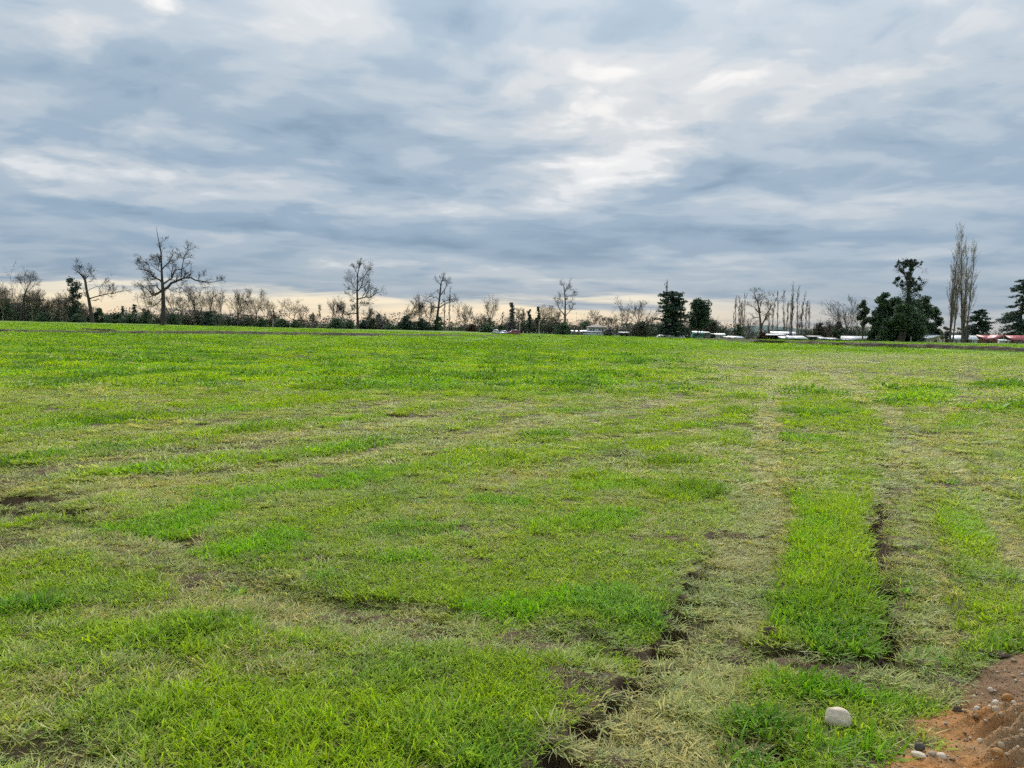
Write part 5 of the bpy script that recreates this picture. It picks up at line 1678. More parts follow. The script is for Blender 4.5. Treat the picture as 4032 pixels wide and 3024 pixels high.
r = root_at('white_house', 'long white-roofed cream house with a gabled wing, behind the two tall poplars', 3735, 292, 'house')
b = block(r, 3628, 3672, 1336.5, 1320.5, 294, 7, 'x', M_WHITE, M_ROOF, .45); add_windows(r, b, (-1.0, .6), b['he'] - 1.3, .9, .8)
b = block(r, 3663, 3732, 1333, 1321.5, 290, 9, 'y', M_CREAM, M_ROOF, .4, name='gabled_wing'); door(r, *[b['tr']((1.6, 0, 0))[i] for i in (0, 1, 2)], mat=M_WHITE); add_windows(r, b, (-1.2,), b['he'] - 1.3, 1.0, .8)
b = block(r, 3731, 3840, 1336, 1321.5, 294, 8, 'x', M_WHITE, M_ROOF, .45, yaw=rad(-16), name='long_wing'); add_windows(r, b, (-3.6, -1.6, 1.2, 3.4), b['he'] - 1.3, 1.0, .8)
p = b['tr']((-3.8, 4, b['hr'])); MB().lathe(p, (0, 0, 1), [(-.5, .12), (.3, .12), (.32, .18), (.45, .18), (.45, 0)], 10).build('chimney', M_ROOFG, r, True)
r = root_at('red_roofed_house', 'brown timber house with red roofs and an arched porch at the right edge', 3960, 294, 'house')
b = block(r, 3872, 3930, 1337, 1321, 296, 8, 'x', M_BROWN, M_RED, .45, yaw=rad(14)); add_windows(r, b, (-1.4, .8), b['he'] - 1.4, .9, .9)
b = block(r, 3924, 3972, 1334, 1320, 291, 7, 'y', M_BROWN, M_RED, .5, name='porch_wing')
V = [b['tr']((x, -.06, z)) for x, z in ((-1.6, b['he'] - .4), (1.6, b['he'] - .4), (1.5, b['he'] + .15), (.8, b['he'] + .62), (0, b['he'] + .8), (-.8, b['he'] + .62), (-1.5, b['he'] + .15))]
MB().raw(V, [], [(0, i, i + 1) for i in range(1, 6)]).build('dark_arch', M_GLASS, r)  # dark flat sheet filling the arch of the porch gable
MB().bar(b['tr']((0, -.1, b['he'] - .4)), b['tr']((0, -.1, b['hr'] - .2)), .16).build('post', M_FRAME, r)
b = block(r, 3966, 4040, 1338, 1322, 296, 8, 'x', M_BROWN, M_RED, .45, yaw=rad(-12), name='right_wing'); add_windows(r, b, (-2.2, 0, 2.0), b['he'] - 1.4, .9, .9)
r = root_at('white_hut', 'small white lean-to hut before the porch of the red-roofed house', 3958, 282, 'hut')
b = block(r, 3943, 3972, 1342.5, 1338.5, 282, 2.2, 'lean', M_WHITE, M_ROOF, .3); door(r, *[b['tr']((.4, 0, 0))[i] for i in (0, 1, 2)], .8, 1.6)


# ---- fences, posts, poles
def fence(label, u0, u1, D, n, h, mat, wires=(.35, .7, 1.0), jit=.15, D1=None, rails=False, name='fence'):
    rng = np.random.default_rng(int(u0))
    a, b_ = place(u0, D), place(u1, D1 or D)
    r = tree_root(name, label, 'fence', a)
    base = MB().box(-.055, .055, -.055, .055, -.2, 1.0).build('post', mat, r)
    tops = []
    for i in range(n):
        t = i / (n - 1)
        x, y = (b_.x - a.x) * t, (b_.y - a.y) * t
        z = land1(a.x + x, a.y + y) - a.z
        o = base if i == 0 else base.copy()
        if i: COL.objects.link(o); o.parent = r
        hh = h * (1 + rng.uniform(-jit, jit))
        o.location = (x, y, z); o.scale = (rng.uniform(.8, 1.4), rng.uniform(.8, 1.4), hh)
        o.rotation_euler = (rng.normal(0, .04), rng.normal(0, .05), 0)
        tops.append((x, y, z, hh))
    for w in wires:
        m = MB()
        for p, q in zip(tops[:-1], tops[1:]):
            if rails: m.bar((p[0], p[1] - .07, p[2] + p[3] * w), (q[0], q[1] - .07, q[2] + q[3] * w), .03, .10)
            else: m.bar((p[0], p[1] - .07, p[2] + p[3] * w), (q[0], q[1] - .07, q[2] + q[3] * w), .025)
        m.build('rail' if rails else 'wire', mat if rails else M_WIRE, r)
    return r


fence('rough post and wire fence before the red-roofed house', 3858, 4060, 268, 16, 1.15, M_POST)
fence('post and wire fence before the long white house', 3625, 3850, 264, 14, 1.05, M_POST)
fence('low grey fence along the front of the two-storey house', 2060, 2330, 292, 18, .9, M_POSTW, D1=296)
fence('rough fence right of the two-storey house', 2335, 2570, 296, 14, .85, M_POST, D1=290)
fence('stake fence before the barn and open-fronted shed', 3035, 3260, 274, 20, .8, M_POST)
fence('stake fence before the red-gabled barn', 3275, 3480, 272, 16, .8, M_POST)
fence('thin stake fence before the long white tunnel', 2575, 2715, 284, 9, 1.5, M_POST, wires=(.6, .95))
fence('short board gate standing in the fence before the cream gable', 3676, 3686, 262.5, 3, 1.3, M_POST, wires=(.3, .6, .9), rails=True, name='gate')


def post(label, u, D, h, w, mat, lean=0.0, name='post', cat='post'):
    m = MB()
    k = 8
    m.lathe((0, 0, -.3), (lean, 0, 1), [(0, w / 2), (h * .6 + .3, w * .48), (h + .28, w * .44), (h + .30, w * .2), (h + .30, 0)], k)
    o = m.build(name, mat, None, True, place(u, D))
    return tag(o, label, cat)


post('tall white post beside the huge ivy-topped trunk', 3586, 262, 1.75, .26, M_POSTW)
post('yellow wooden stake at the edge of the dark dirt road', 3154, 112, .50, .075, M_YEL, name='stake', cat='stake')
post('dark post standing beyond the dirt road near the brush pile', 3386.5, 128, .85, .10, M_POST)
post('thin light pole before the low bushes left of the flat-crowned oak', 1075, 318, 3.6, .22, M_POSTW, name='pole', cat='pole')
post('slim pale pole just right of the red car', 2046, 290, 4.4, .22, M_POSTW, name='pole', cat='pole')
post('slim pale pole left of the long grey fence', 2122, 298, 4.2, .2, M_POSTW, name='pole', cat='pole')
post('leaning dark stump of a branch sticking up right of the spiked tree', 982, 205, .62, .16, M_POST, -.5, 'stick', 'stick')
post('small white stake low in front of the blue shack', 2762, 240, .35, .22, M_POSTW, name='stake', cat='stake')
post('short stake left of the cars at the dirt track', 1905, 210, .55, .08, M_POST, name='stake', cat='stake')


def brush_pile():
    rng = np.random.default_rng(6)
    p = place(3408, 132)
    TB = Limbs()
    for i in range(46):
        a = rng.uniform(-.5, .5) + (math.pi if rng.random() < .5 else 0)
        TB.add(wander(rng, np.array((rng.normal(0, .42), rng.normal(0, .25), rng.uniform(0, .12))), np.array((math.cos(a), math.sin(a) * .6, rng.uniform(0, .55))), rng.uniform(.4, 1.0), 4, .15, .0), .022, .01, 4)
    TB.add(wander(rng, np.array((.5, 0, 0)), np.array((-.15, 0, 1)), .75, 4, .05, 0), .03, .02, 5)
    tag(link('brush_pile', TB.build('brush_pile'), B_DARK, None, p), 'pile of cut branches lying beyond the dirt road', 'brush pile')
    m = Limbs()
    m.add([(-.55, 0, .10), (-.2, .02, .14), (.2, -.02, .13), (.6, .03, .10)], .13, .11, 10)
    tag(link('fallen_log', m.build('fallen_log'), B_DARK, None, place(3472, 134)), 'short dark fallen log right of the brush pile', 'log')


brush_pile()


# ---- the dirt road across the field
def ground_px(u, v):
    lo = None
    D = 60.0
    while D < 300:
        p = at(u, v, D)
        if p.z < land1(p.x, p.y): break
        D += 1.0
    return at(u, v, min(D, 250))


ROAD_PX = [(-700, 1302, .16), (-200, 1307, .16), (0, 1310, .17), (250, 1312, .17), (500, 1313.5, .17), (750, 1316, .20), (1000, 1319, .24), (1250, 1322, .26), (1500, 1324.5, .24), (1720, 1325, .2), (1900, 1324.5, .12),
           (2150, 1326.5, .10), (2450, 1331, .10), (2700, 1336, .14), (2850, 1340, .22), (2950, 1345, .28), (3100, 1355, .32), (3350, 1363.5, .34), (3600, 1371, .36), (3850, 1380.5, .38), (4032, 1388, .40), (4400, 1404, .40)]
ROAD_C = [ground_px(u, v) for u, v, h in ROAD_PX]
ROAD_XY = np.array([(p.x, p.y) for p in ROAD_C]); ROAD_H = np.array([h for _, _, h in ROAD_PX])


def road_resample(n=420):
    d = np.concatenate([[0], np.cumsum(np.hypot(*np.diff(ROAD_XY, axis=0).T))])
    s = np.linspace(0, d[-1], n)
    x, y = np.interp(s, d, ROAD_XY[:, 0]), np.interp(s, d, ROAD_XY[:, 1])
    k = np.ones(15) / 15
    pad = lambda q: np.convolve(np.pad(q, 7, mode='reflect', reflect_type='odd'), k, 'valid')
    return pad(x), pad(y), np.interp(s, d, ROAD_H)


RX, RY, RH = road_resample()
ROAD_W = 4.6


def on_road(x, y):
    out = np.zeros(x.shape, bool)
    t = np.interp(x, RX, RY)
    m = (y > t - .2) & (y < t + ROAD_W + 1.0)
    out[m] = True
    return out


def dirt_road():
    rng = np.random.default_rng(2)
    tx, ty = np.gradient(RX), np.gradient(RY)
    L = np.hypot(tx, ty); nx, ny = -ty / L, tx / L        # points away from the viewer
    sgn = np.where(ny < 0, -1, 1); nx, ny = nx * sgn, ny * sgn
    offs = np.array([-.35, .0, .28, .55, 1.0, 1.7, 2.3, 3.0, 3.7, 4.2, 4.6, 5.2])
    prof = np.array([-.08, .10, .72, 1.0, 1.04, .90, 1.0, .92, 1.02, .95, .6, -.15])
    V = []
    for i in range(len(RX)):
        for o, p in zip(offs, prof):
            oo = o + (rng.normal(0, .07) if 0 < o < 5 else 0)
            x, y = RX[i] + nx[i] * oo, RY[i] + ny[i] * oo
            V.append((x, y, 0, p * RH[i] * 1.5 * (1 + rng.normal(0, .10)) + (rng.normal(0, .018) if p > .3 else 0)))
    V = np.array(V)
    z = gz(V[:, 0], V[:, 1])
    k = len(offs)
    P = np.stack([V[:, 0], V[:, 1], z + V[:, 3] + .004], 1)
    Q = [(i * k + j, (i + 1) * k + j, (i + 1) * k + j + 1, i * k + j + 1) for i in range(len(RX) - 1) for j in range(k - 1)]
    m = simple_mat('dirt_road', (.115, .085, .062), .95, .1, .32, .8, bump=.8, col2=(.040, .030, .025))
    tag(link('dirt_road', mesh_np('dirt_road', P, quads=Q, smooth=True), m), 'dark raised dirt road running across the whole field', 'road', kind='structure')


dirt_road()


def mound():
    rng = np.random.default_rng(3)
    p = ground_px(333, 1303.5)
    L = 162 * m_px(p.y) / 2
    n, k = 60, 9
    V = []
    for i in range(n):
        t = -1 + 2 * i / (n - 1)
        h = .30 * (1 - abs(t) ** 6) * (.75 + .5 * rng.random())
        for j in range(k):
            q = -1 + 2 * j / (k - 1)
            V.append((t * L, q * .55 + rng.normal(0, .04), max(-.05, h * (1 - q * q) + rng.normal(0, .02)) if abs(q) < .99 else -.06))
    Q = [(i * k + j, (i + 1) * k + j, (i + 1) * k + j + 1, i * k + j + 1) for i in range(n - 1) for j in range(k - 1)]
    o = link('earth_bank', mesh_np('earth_bank', V, quads=Q), M_SOIL, None, (p.x, p.y + 3.2, land1(p.x, p.y + 3.2)))
    tag(o, 'low bank of bare brown earth at the left dirt track', 'earth bank')


mound()


# ---- cars
def car_paint(name, col):
    m, N, out = material(name)
    b = N.new('ShaderNodeBsdfPrincipled')
    tc = N.new('ShaderNodeTexCoord')
    n = N.noise(tc.outputs['Object'], 1.5, 4, .6)
    N.put(b.inputs['Base Color'], N.ramp(n, [(.3, tuple(c * .86 for c in col)), (.7, col)]))
    b.inputs['Roughness'].default_value = .28; b.inputs['Coat Weight'].default_value = .6; b.inputs['Coat Roughness'].default_value = .06
    N.l.new(b.outputs[0], out.inputs[0])
    return m


M_TYRE = simple_mat('tyre', (.02, .02, .02), .85, .2, .1, 8); M_RIM = simple_mat('rim', (.45, .45, .46), .3, .5, .1, 5, .8)
M_CARGL = simple_mat('car_glass', (.02, .028, .034), .05, .6, .1, 1); M_LAMP = simple_mat('headlamp', (.75, .76, .78), .12, .6, .05, 5); M_TAIL = simple_mat('tail_lamp', (.42, .02, .02), .2, .5, .1, 5)
M_PLASTIC = simple_mat('bumper_plastic', (.03, .03, .032), .6, .3, .1, 6); M_PLATE = simple_mat('number_plate', (.72, .72, .7), .5, .3, .05, 9)


def loft(rings):
    k = len(rings[0])
    V = [v for r in rings for v in r]
    Q = [(i * k + j, i * k + (j + 1) % k, (i + 1) * k + (j + 1) % k, (i + 1) * k + j) for i in range(len(rings) - 1) for j in range(k)]
    n = len(rings)
    T = [(0, j + 1, j) for j in range(1, k - 1)] + [((n - 1) * k, (n - 1) * k + j, (n - 1) * k + j + 1) for j in range(1, k - 1)]
    return V, Q, T


def car(label, u, D, yaw, col, L=4.1, W=1.74, H=1.5, style='hatch'):
    """nose along +x; body, cabin with glass, four wheels, lamps, bumpers, plates"""
    r = tree_root('car', label, 'car', place(u, D), 'cars parked on the dirt track')
    r.rotation_euler = (0, 0, yaw)
    paint = car_paint('car_paint', col)
    h, w = L / 2, W / 2
    belt = H * .60
    if style == 'sedan':
        top = [(-h, .60), (-h + .05, .88), (-h + .6, .93), (h - 1.25, .92), (h - .5, .78), (h - .08, .66), (h, .50)]
        roof = [(-h + .55, belt + .02), (-h + 1.15, H - .03), (-.1, H), (.55, H - .04), (h - 1.12, belt + .02)]
    else:
        top = [(-h, .62), (-h + .04, .92), (-h + .5, .95), (h - 1.15, .96), (h - .42, .86), (h - .06, .70), (h, .52)]
        roof = [(-h + .10, belt + .02), (-h + .42, H - .05), (-.2, H), (.45, H - .05), (h - 1.05, belt + .03)]
    sc = H / 1.5
    rings = []
    for x, zt in top:
        zt *= sc
        e = 1 - .10 * max(0, (abs(x) - (h - .6)) / .6) ** 2
        zb = .24 if abs(x) < h - .3 else .34
        rings.append([(x, -w * e * .94, zb), (x, -w * e, zb + .14), (x, -w * e, zt - .16), (x, -w * e * .90, zt - .02), (x, -w * .4, zt + .02), (x, w * .4, zt + .02), (x, w * e * .90, zt - .02), (x, w * e, zt - .16), (x, w * e, zb + .14), (x, w * e * .94, zb)])
    body = MB().raw(*loft(rings)).build('body', paint, r, True)
    rr = []
    for i, (x, z) in enumerate(roof):
        f = (z - belt) / (H - belt)
        wt = w * (.90 - .16 * max(0, f))
        rr.append([(x, -w * .90, belt - .10), (x, -w * .88, belt), (x, -wt, z - .03), (x, -wt * .8, z), (x, wt * .8, z), (x, wt, z - .03), (x, w * .88, belt), (x, w * .90, belt - .10)])
    MB().raw(*loft(rr)).build('cabin', paint, r, True)

    def quad(a, b_, c, d, nm, mat, off=.012):
        n = (Vector(b_) - Vector(a)).cross(Vector(d) - Vector(a)).normalized()
        MB().slab([Vector(p) + n * off for p in (a, b_, c, d)], .02).build(nm, mat, r)
    # windscreen and rear glass
    (x3, z3), (x4, z4) = roof[3], roof[4]
    quad((x4 - .10, -w * .78, z4 + .05), (x4 - .10, w * .78, z4 + .05), (x3 + .05, w * .68, z3 - .05), (x3 + .05, -w * .68, z3 - .05), 'windscreen', M_CARGL, .02)
    (x0, z0), (x1, z1) = roof[0], roof[1]
    quad((x0 + .06, w * .74, z0 + .08), (x0 + .06, -w * .74, z0 + .08), (x1 - .03, -w * .66, z1 - .06), (x1 - .03, w * .66, z1 - .06), 'rear_window', M_CARGL, .02)
    for s in (-1, 1):
        for xa, xb in ((x1 + .12, -.10), (.0, x3 + .18)):
            za, zc = belt + .06, H - .14
            ya = s * (w * .885)
            yc = s * (w * .76)
            p = [(xa - (.16 if xa < -.3 else 0), ya, za), (xb + (.28 if xb > .2 else 0), ya, za), (xb, yc, zc), (xa, yc, zc)]
            if s > 0: p = p[::-1]
            quad(*p, 'side_window', M_CARGL, .015)
        for x in (h - .82, -h + .74):
            c = (x, s * (w - .10), .31)
            wh = MB().lathe(c, (0, s, 0), [(-.1, 0), (-.1, .24), (-.09, .30), (-.05, .315), (.06, .315), (.10, .30), (.112, .22)], 20).build('wheel', M_TYRE, r, True)
            MB().lathe(c, (0, s, 0), [(.10, .22), (.112, .20), (.09, .12), (.105, .05), (.105, 0)], 14).build('rim', M_RIM, wh, True)
            MB().lathe((x, s * (w - .008), .33), (0, s, 0), [(-.01, .40), (.012, .39), (.012, .335), (-.01, .33)], 20).build('wheel_arch', M_PLASTIC, r, True)
        MB().box(h - .22, h - .03, s * w * .62 - .17, s * w * .62 + .17, .60 * sc, .72 * sc).build('headlight', M_LAMP, r)
        MB().box(-h - .015, -h + .10, s * w * .78 - .10, s * w * .78 + .10, .66 * sc, .92 * sc).build('tail_light', M_TAIL, r)
        MB().box(h - 1.35, h - 1.22, s * (w + .02) - .06, s * (w + .02) + .09, belt + .0, belt + .13).build('mirror', paint, r)
    MB().box(h - .06, h + .05, -w * .86, w * .86, .26, .47).build('front_bumper', M_PLASTIC, r)
    MB().box(-h - .05, -h + .06, -w * .86, w * .86, .28, .50).build('rear_bumper', M_PLASTIC, r)
    MB().box(h + .05, h + .062, -.22, .22, .36, .46).build('number_plate', M_PLATE, r)
    MB().box(-h - .03, -h - .016, -.22, .22, .60, .71).build('number_plate', M_PLATE, r)
    return r


car('white hatchback parked with its tail to the field, left of two others', 1952, 236, rad(98), (.70, .69, .66), 3.9, 1.74, 1.5)
car('pale blue saloon car facing the field, parked between the white and the red car', 1981, 235, rad(-112), (.46, .55, .62), 4.2, 1.70, 1.36, 'sedan')
car('dark red sport utility car parked nose to the left, right of two others', 2021, 234, rad(202), (.26, .035, .055), 4.2, 1.8, 1.62)


def stand():
    p = ground_px(1907, 1332)
    r = tree_root('small_stand', 'small dark stand with a white top and bucket alone on the far grass', 'stand', p)
    MB().box(-.30, .30, -.2, .2, .38, .43).build('top', M_POSTW, r)
    for x in (-.26, .0, .24):
        MB().box(x - .05, x + .05, -.16, .16, -.05, .38).build('leg', M_DARKW, r)
    MB().lathe((.12, -.24, 0), (0, 0, 1), [(0, .0), (0, .08), (.26, .11), (.27, .11), (.27, .09)], 14).build('bucket', M_POSTW, r, True)


stand()


def weed():
    rng = np.random.default_rng(8)
    p = ground_px(2126, 1336)
    r = tree_root('weed', 'single dark weed standing up from the far grass below the grey fence', 'plant', p)
    TB = Limbs()
    C = []
    for i in range(7):
        q = wander(rng, np.array((rng.normal(0, .04), rng.normal(0, .04), 0)), np.array((rng.normal(0, .2), rng.normal(0, .2), 1)), rng.uniform(.35, .6), 5, .08, .03)
        TB.add(q, .010, .005, 4)
        C += [q[j] + rng.normal(0, .03, 3) for j in rng.integers(1, 5, 14)]
    link('stem', TB.build('stem'), B_DARK, r)
    V, T, var = leaves(rng, np.array(C), .09)
    link('leaf_clumps', leaf_mesh('leaf_clumps', V, T, var), L_EVER, r)


weed()

# ------------------------------------------------------------------ stones, clods and soil close by
import bmesh


def rock_mesh(name, seed, sx, sy, sz, sub=3, rough=.10, square=.0):
    bm = bmesh.new()
    bmesh.ops.create_icosphere(bm, subdivisions=sub, radius=1.0)
    V = np.array([v.co[:] for v in bm.verts]); Fc = [[v.index for v in f.verts] for f in bm.faces]
    bm.free()
    n = fbm(V[:, 0] * 1.3 + seed * 3.1 + 9, V[:, 1] * 1.3 + V[:, 2] * 1.7 + seed, 1.0, 3, seed % 9) - .5
    n2 = fbm(V[:, 2] * 4 + seed, V[:, 0] * 4 - V[:, 1] * 3, 1.0, 2, seed % 7) - .5
    V = np.sign(V) * np.abs(V) ** (1 - square)
    V = V * (1 + rough * 2.2 * n + rough * .35 * n2)[:, None]
    V = V * np.array((sx, sy, sz))
    return mesh_np(name, V, tris=Fc, smooth=True)


def stone_mat(name, c1, c2, c3=None, rough=.75):
    m, N, out = material(name)
    b = N.new('ShaderNodeBsdfPrincipled')
    tc = N.new('ShaderNodeTexCoord')
    n = N.noise(tc.outputs['Object'], 14, 6, .65)
    sp = N.noise(tc.outputs['Object'], 110, 3, .6)
    c = N.ramp(n, [(.32, c2), (.6, c1)])
    c = N.mix(N.smooth(sp, .58, .68), c, c3 or tuple(q * .55 for q in c2))
    N.put(b.inputs['Base Color'], c)
    b.inputs['Roughness'].default_value = rough; b.inputs['Specular IOR Level'].default_value = .3
    bp = N.new('ShaderNodeBump'); bp.inputs['Strength'].default_value = .35; bp.inputs['Distance'].default_value = .004
    N.put(bp.inputs['Height'], N.m('ADD', n, sp)); N.l.new(bp.outputs[0], b.inputs['Normal'])
    N.l.new(b.outputs[0], out.inputs[0])
    return m


S_PALE = stone_mat('stone_pale', (.70, .59, .45), (.50, .41, .30)); S_WHITE = stone_mat('stone_white', (.68, .58, .44), (.50, .41, .30)); S_DARK = stone_mat('stone_dark', (.10, .082, .07), (.05, .042, .037))
S_TAN = stone_mat('stone_tan', (.46, .36, .23), (.33, .25, .16)); S_ORANGE = stone_mat('stone_orange', (.40, .20, .055), (.27, .13, .04)); S_GREY = stone_mat('stone_grey', (.36, .28, .19), (.24, .18, .12))
S_SOIL = stone_mat('soil_lump', (.095, .064, .042), (.045, .031, .021), (.14, .10, .06), .95)
Z7 = lambda x, y: (3500 + x / 4.158, 2650 + y / 4.158)


def stone(name, label, u0, u1, v0, v1, mat, seed, cat, sink=.3, flat=.75, deep=.85, rough=.10, tilt=0.0, group=None, square=.1, sub=3):
    """stone seen between pixel columns u0..u1 and rows v0..v1, bedded in the ground"""
    u, vb = (u0 + u1) / 2, v1
    x, y = gnd(u, vb)
    z = float(gz(x, y)[0])
    x, y = gnd(u, vb, z)
    z = float(gz(x, y)[0])
    d = math.hypot(x, y)
    rr = math.hypot(d, CAM_H - z)
    sx = (u1 - u0) * rr / F / 2 * .84
    hh = (v1 - v0) * rr / F * .88
    sz = hh * flat
    me = rock_mesh(name, seed, sx, sx * deep, sz, sub, rough, square)
    o = link(name, me, mat)
    o.location = (x, y + sx * deep * .8, z + sz * (1 - 2 * sink) if sink < .5 else z)
    o.rotation_euler = (0, tilt, 0)
    tag(o, label, cat, group)
    return o


stone('rock', 'smooth pale grey rock lying alone in the grass by the orange dirt', 3260, 3363, 2793, 2872, S_PALE, 4, 'rock', .16, .52, .72, .10, rad(13), square=.14, sub=4)
SP = lambda a, b, c, d: (3500 + a / 4.158, 3500 + b / 4.158, 2650 + c / 4.158, 2650 + d / 4.158)
stone('stone', 'flat white stone at the grassy edge of the orange dirt', *SP(400, 660, 1305, 1390), S_WHITE, 5, 'stone', .25, .5, .6, .06, rad(12))
stone('stone', 'dark grey stone just behind the flat white stone', *SP(450, 612, 1215, 1320), S_DARK, 6, 'stone', .25, .6)
stone('stone', 'pale pink-grey stone right of the flat white stone', *SP(815, 965, 1305, 1395), S_PALE, 7, 'stone', .25, .55)
stone('stone', 'small greenish grey stone between the flat white and the pink-grey stone', *SP(672, 795, 1325, 1390), S_GREY, 8, 'stone', .25, .55)
stone('stone', 'round tan cobble, biggest on the orange dirt', *SP(1705, 1868, 545, 702), S_TAN, 9, 'stone', .12, .55)
stone('stone', 'white pebble perched behind the round tan cobble', *SP(1712, 1822, 486, 565), S_WHITE, 10, 'stone', .1, .6)
stone('stone', 'white-topped pebble left of the round tan cobble', *SP(1412, 1520, 585, 680), S_WHITE, 11, 'stone', .15, .6)
stone('stone', 'dark pebble touching the white-topped pebble', *SP(1485, 1565, 640, 700), S_DARK, 12, 'stone', .2, .6)
stone('stone', 'orange-brown stone behind the tan cobble at the right edge', *SP(1890, 2055, 365, 505), S_ORANGE, 13, 'stone', .15, .55, tilt=rad(-20))
stone('stone', 'small white stone in the grass at the edge of the brown soil', *SP(808, 902, 515, 575), S_WHITE, 14, 'stone', .2, .6)
stone('stone', 'white stone on the dark soil rim at the top of the dirt', *SP(1638, 1720, 222, 285), S_WHITE, 15, 'stone', .2, .6)
stone('stone', 'slim white stone slanting on the orange dirt', *SP(1478, 1552, 915, 990), S_WHITE, 16, 'stone', .2, .5, tilt=rad(30))
stone('stone', 'pale green-grey pebble beside the right ridge of the dirt', *SP(1798, 1880, 785, 860), S_GREY, 17, 'stone', .2, .6)
stone('stone', 'white pebble beside the lowest ridge of the dirt', *SP(1742, 1806, 1305, 1392), S_WHITE, 18, 'stone', .15, .6)
stone('stone', 'tan stone lying on the lowest ridge of the dirt', *SP(1800, 1905, 1225, 1330), S_TAN, 19, 'stone', .2, .55)
stone('stone', 'large orange stone at the bottom right of the dirt', *SP(1710, 1885, 1440, 1560), S_ORANGE, 20, 'stone', .25, .5)
for i, (a, b, r_) in enumerate([(1410, 380, 24), (1362, 548, 22), (1345, 992, 24), (1800, 890, 28), (1916, 906, 20), (1945, 1340, 30), (2115, 1310, 22), (2198, 440, 24), (1660, 575, 32), (1905, 590, 30), (2050, 590, 34), (1270, 1100, 34), (2080, 800, 26), (1860, 500, 30)]):
    stone('pebble', 'small rounded pebble bedded in the orange dirt', *SP(a - r_, a + r_, b - r_ * .8, b + r_ * .7), (S_PALE, S_TAN, S_WHITE, S_GREY)[i % 4], 30 + i, 'pebble', .34, .6, rough=.2, group='small pebbles in the orange dirt', sub=2)
SOD = [
    ('dark soil clod at the lower left corner of the bright green strip', Z5, 575, 695, 865, 950), ('dark soil clod at the front edge of the bright green strip', Z5, 1130, 1235, 955, 1010),
    ('dark soil clod at the foot of the narrow groove', Z5, 1290, 1360, 965, 1022), ('dark soil clod half buried near the top of the orange dirt', Z5, 1900, 1980, 935, 975),
    ('grassy grey lump left of the tuft at the right edge', Z5, 1965, 2085, 925, 990), ('thin dark sod lying on the straw below the bright green strip', Z5, 1065, 1135, 1030, 1055),
    ('turned-up dark turf at the left edge of the view', Z3, 20, 200, 20, 75), ('long dark sod lying below the turned-up turf at the left edge', Z3, 170, 400, 75, 130)]
for i, (lab, zf, x0, x1, y0, y1) in enumerate(SOD):
    (u0, v0), (u1, v1) = zf([(x0, y0), (x1, y1)])
    stone('soil_clod', lab, u0, u1, v0, v1, S_SOIL, 80 + i, 'soil clod', .38, .34, .7, .5, square=0)
u0, u1, v0, v1 = SP(1060, 1215, 500, 645)
stone('soil_clod', 'black soil lump at the left rim of the orange dirt', u0, u1, v0, v1, S_SOIL, 91, 'soil clod', .38, .36, .7, .5, square=0)


def gravel():
    """grit and crumbs over the orange dirt and bare soil"""
    rng = np.random.default_rng(21)
    n = 60000
    x = rng.uniform(.6, 5.2, n); y = rng.uniform(2.2, 5.2, n)
    zn = zones(x, y)
    k = (rng.random(n) < zn['dirt'] * .55 + .10 * (zn['mud'] > .5))
    x, y = x[k], y[k]
    n = len(x)
    z = gz(x, y)
    s = np.exp(rng.normal(-5.75, .55, n))
    base = np.array([(1, 0, 0), (-1, 0, 0), (0, 1, 0), (0, -1, 0), (0, 0, 1), (0, 0, -1)], float)
    tri = np.array([(0, 2, 4), (2, 1, 4), (1, 3, 4), (3, 0, 4), (2, 0, 5), (1, 2, 5), (3, 1, 5), (0, 3, 5)])
    V = base[None] * s[:, None, None] * rng.uniform(.6, 1.25, (n, 6, 1))
    a = rng.uniform(0, 6.28, n); c, sn = np.cos(a), np.sin(a)
    Vx = V[:, :, 0] * c[:, None] - V[:, :, 1] * sn[:, None]; Vy = V[:, :, 0] * sn[:, None] + V[:, :, 1] * c[:, None]
    V = np.stack([Vx + x[:, None], Vy + y[:, None], V[:, :, 2] * .7 + (z + s * .35)[:, None]], -1).reshape(-1, 3)
    T = (np.arange(n)[:, None, None] * 6 + tri[None]).reshape(-1, 3)
    me = mesh_np('gravel', V, tris=T, smooth=True)
    pal = np.array([(.40, .24, .10), (.34, .25, .16), (.46, .38, .28), (.22, .13, .07), (.55, .50, .42), (.14, .09, .06)])
    col = pal[rng.choice(6, n, p=(.30, .24, .14, .17, .06, .09))] * rng.uniform(.7, 1.15, (n, 1))
    vattr(me, 'col', np.repeat(col, 6, 0))
    m, N, out = material('grit')
    b = N.new('ShaderNodeBsdfPrincipled')
    N.put(b.inputs['Base Color'], N.new('ShaderNodeAttribute', attribute_name='col').outputs['Color'])
    b.inputs['Roughness'].default_value = .85
    N.l.new(b.outputs[0], out.inputs[0])
    tag(link('gravel', me, m), 'orange and brown grit strewn over the dirt in the corner', 'gravel', kind='stuff')


gravel()

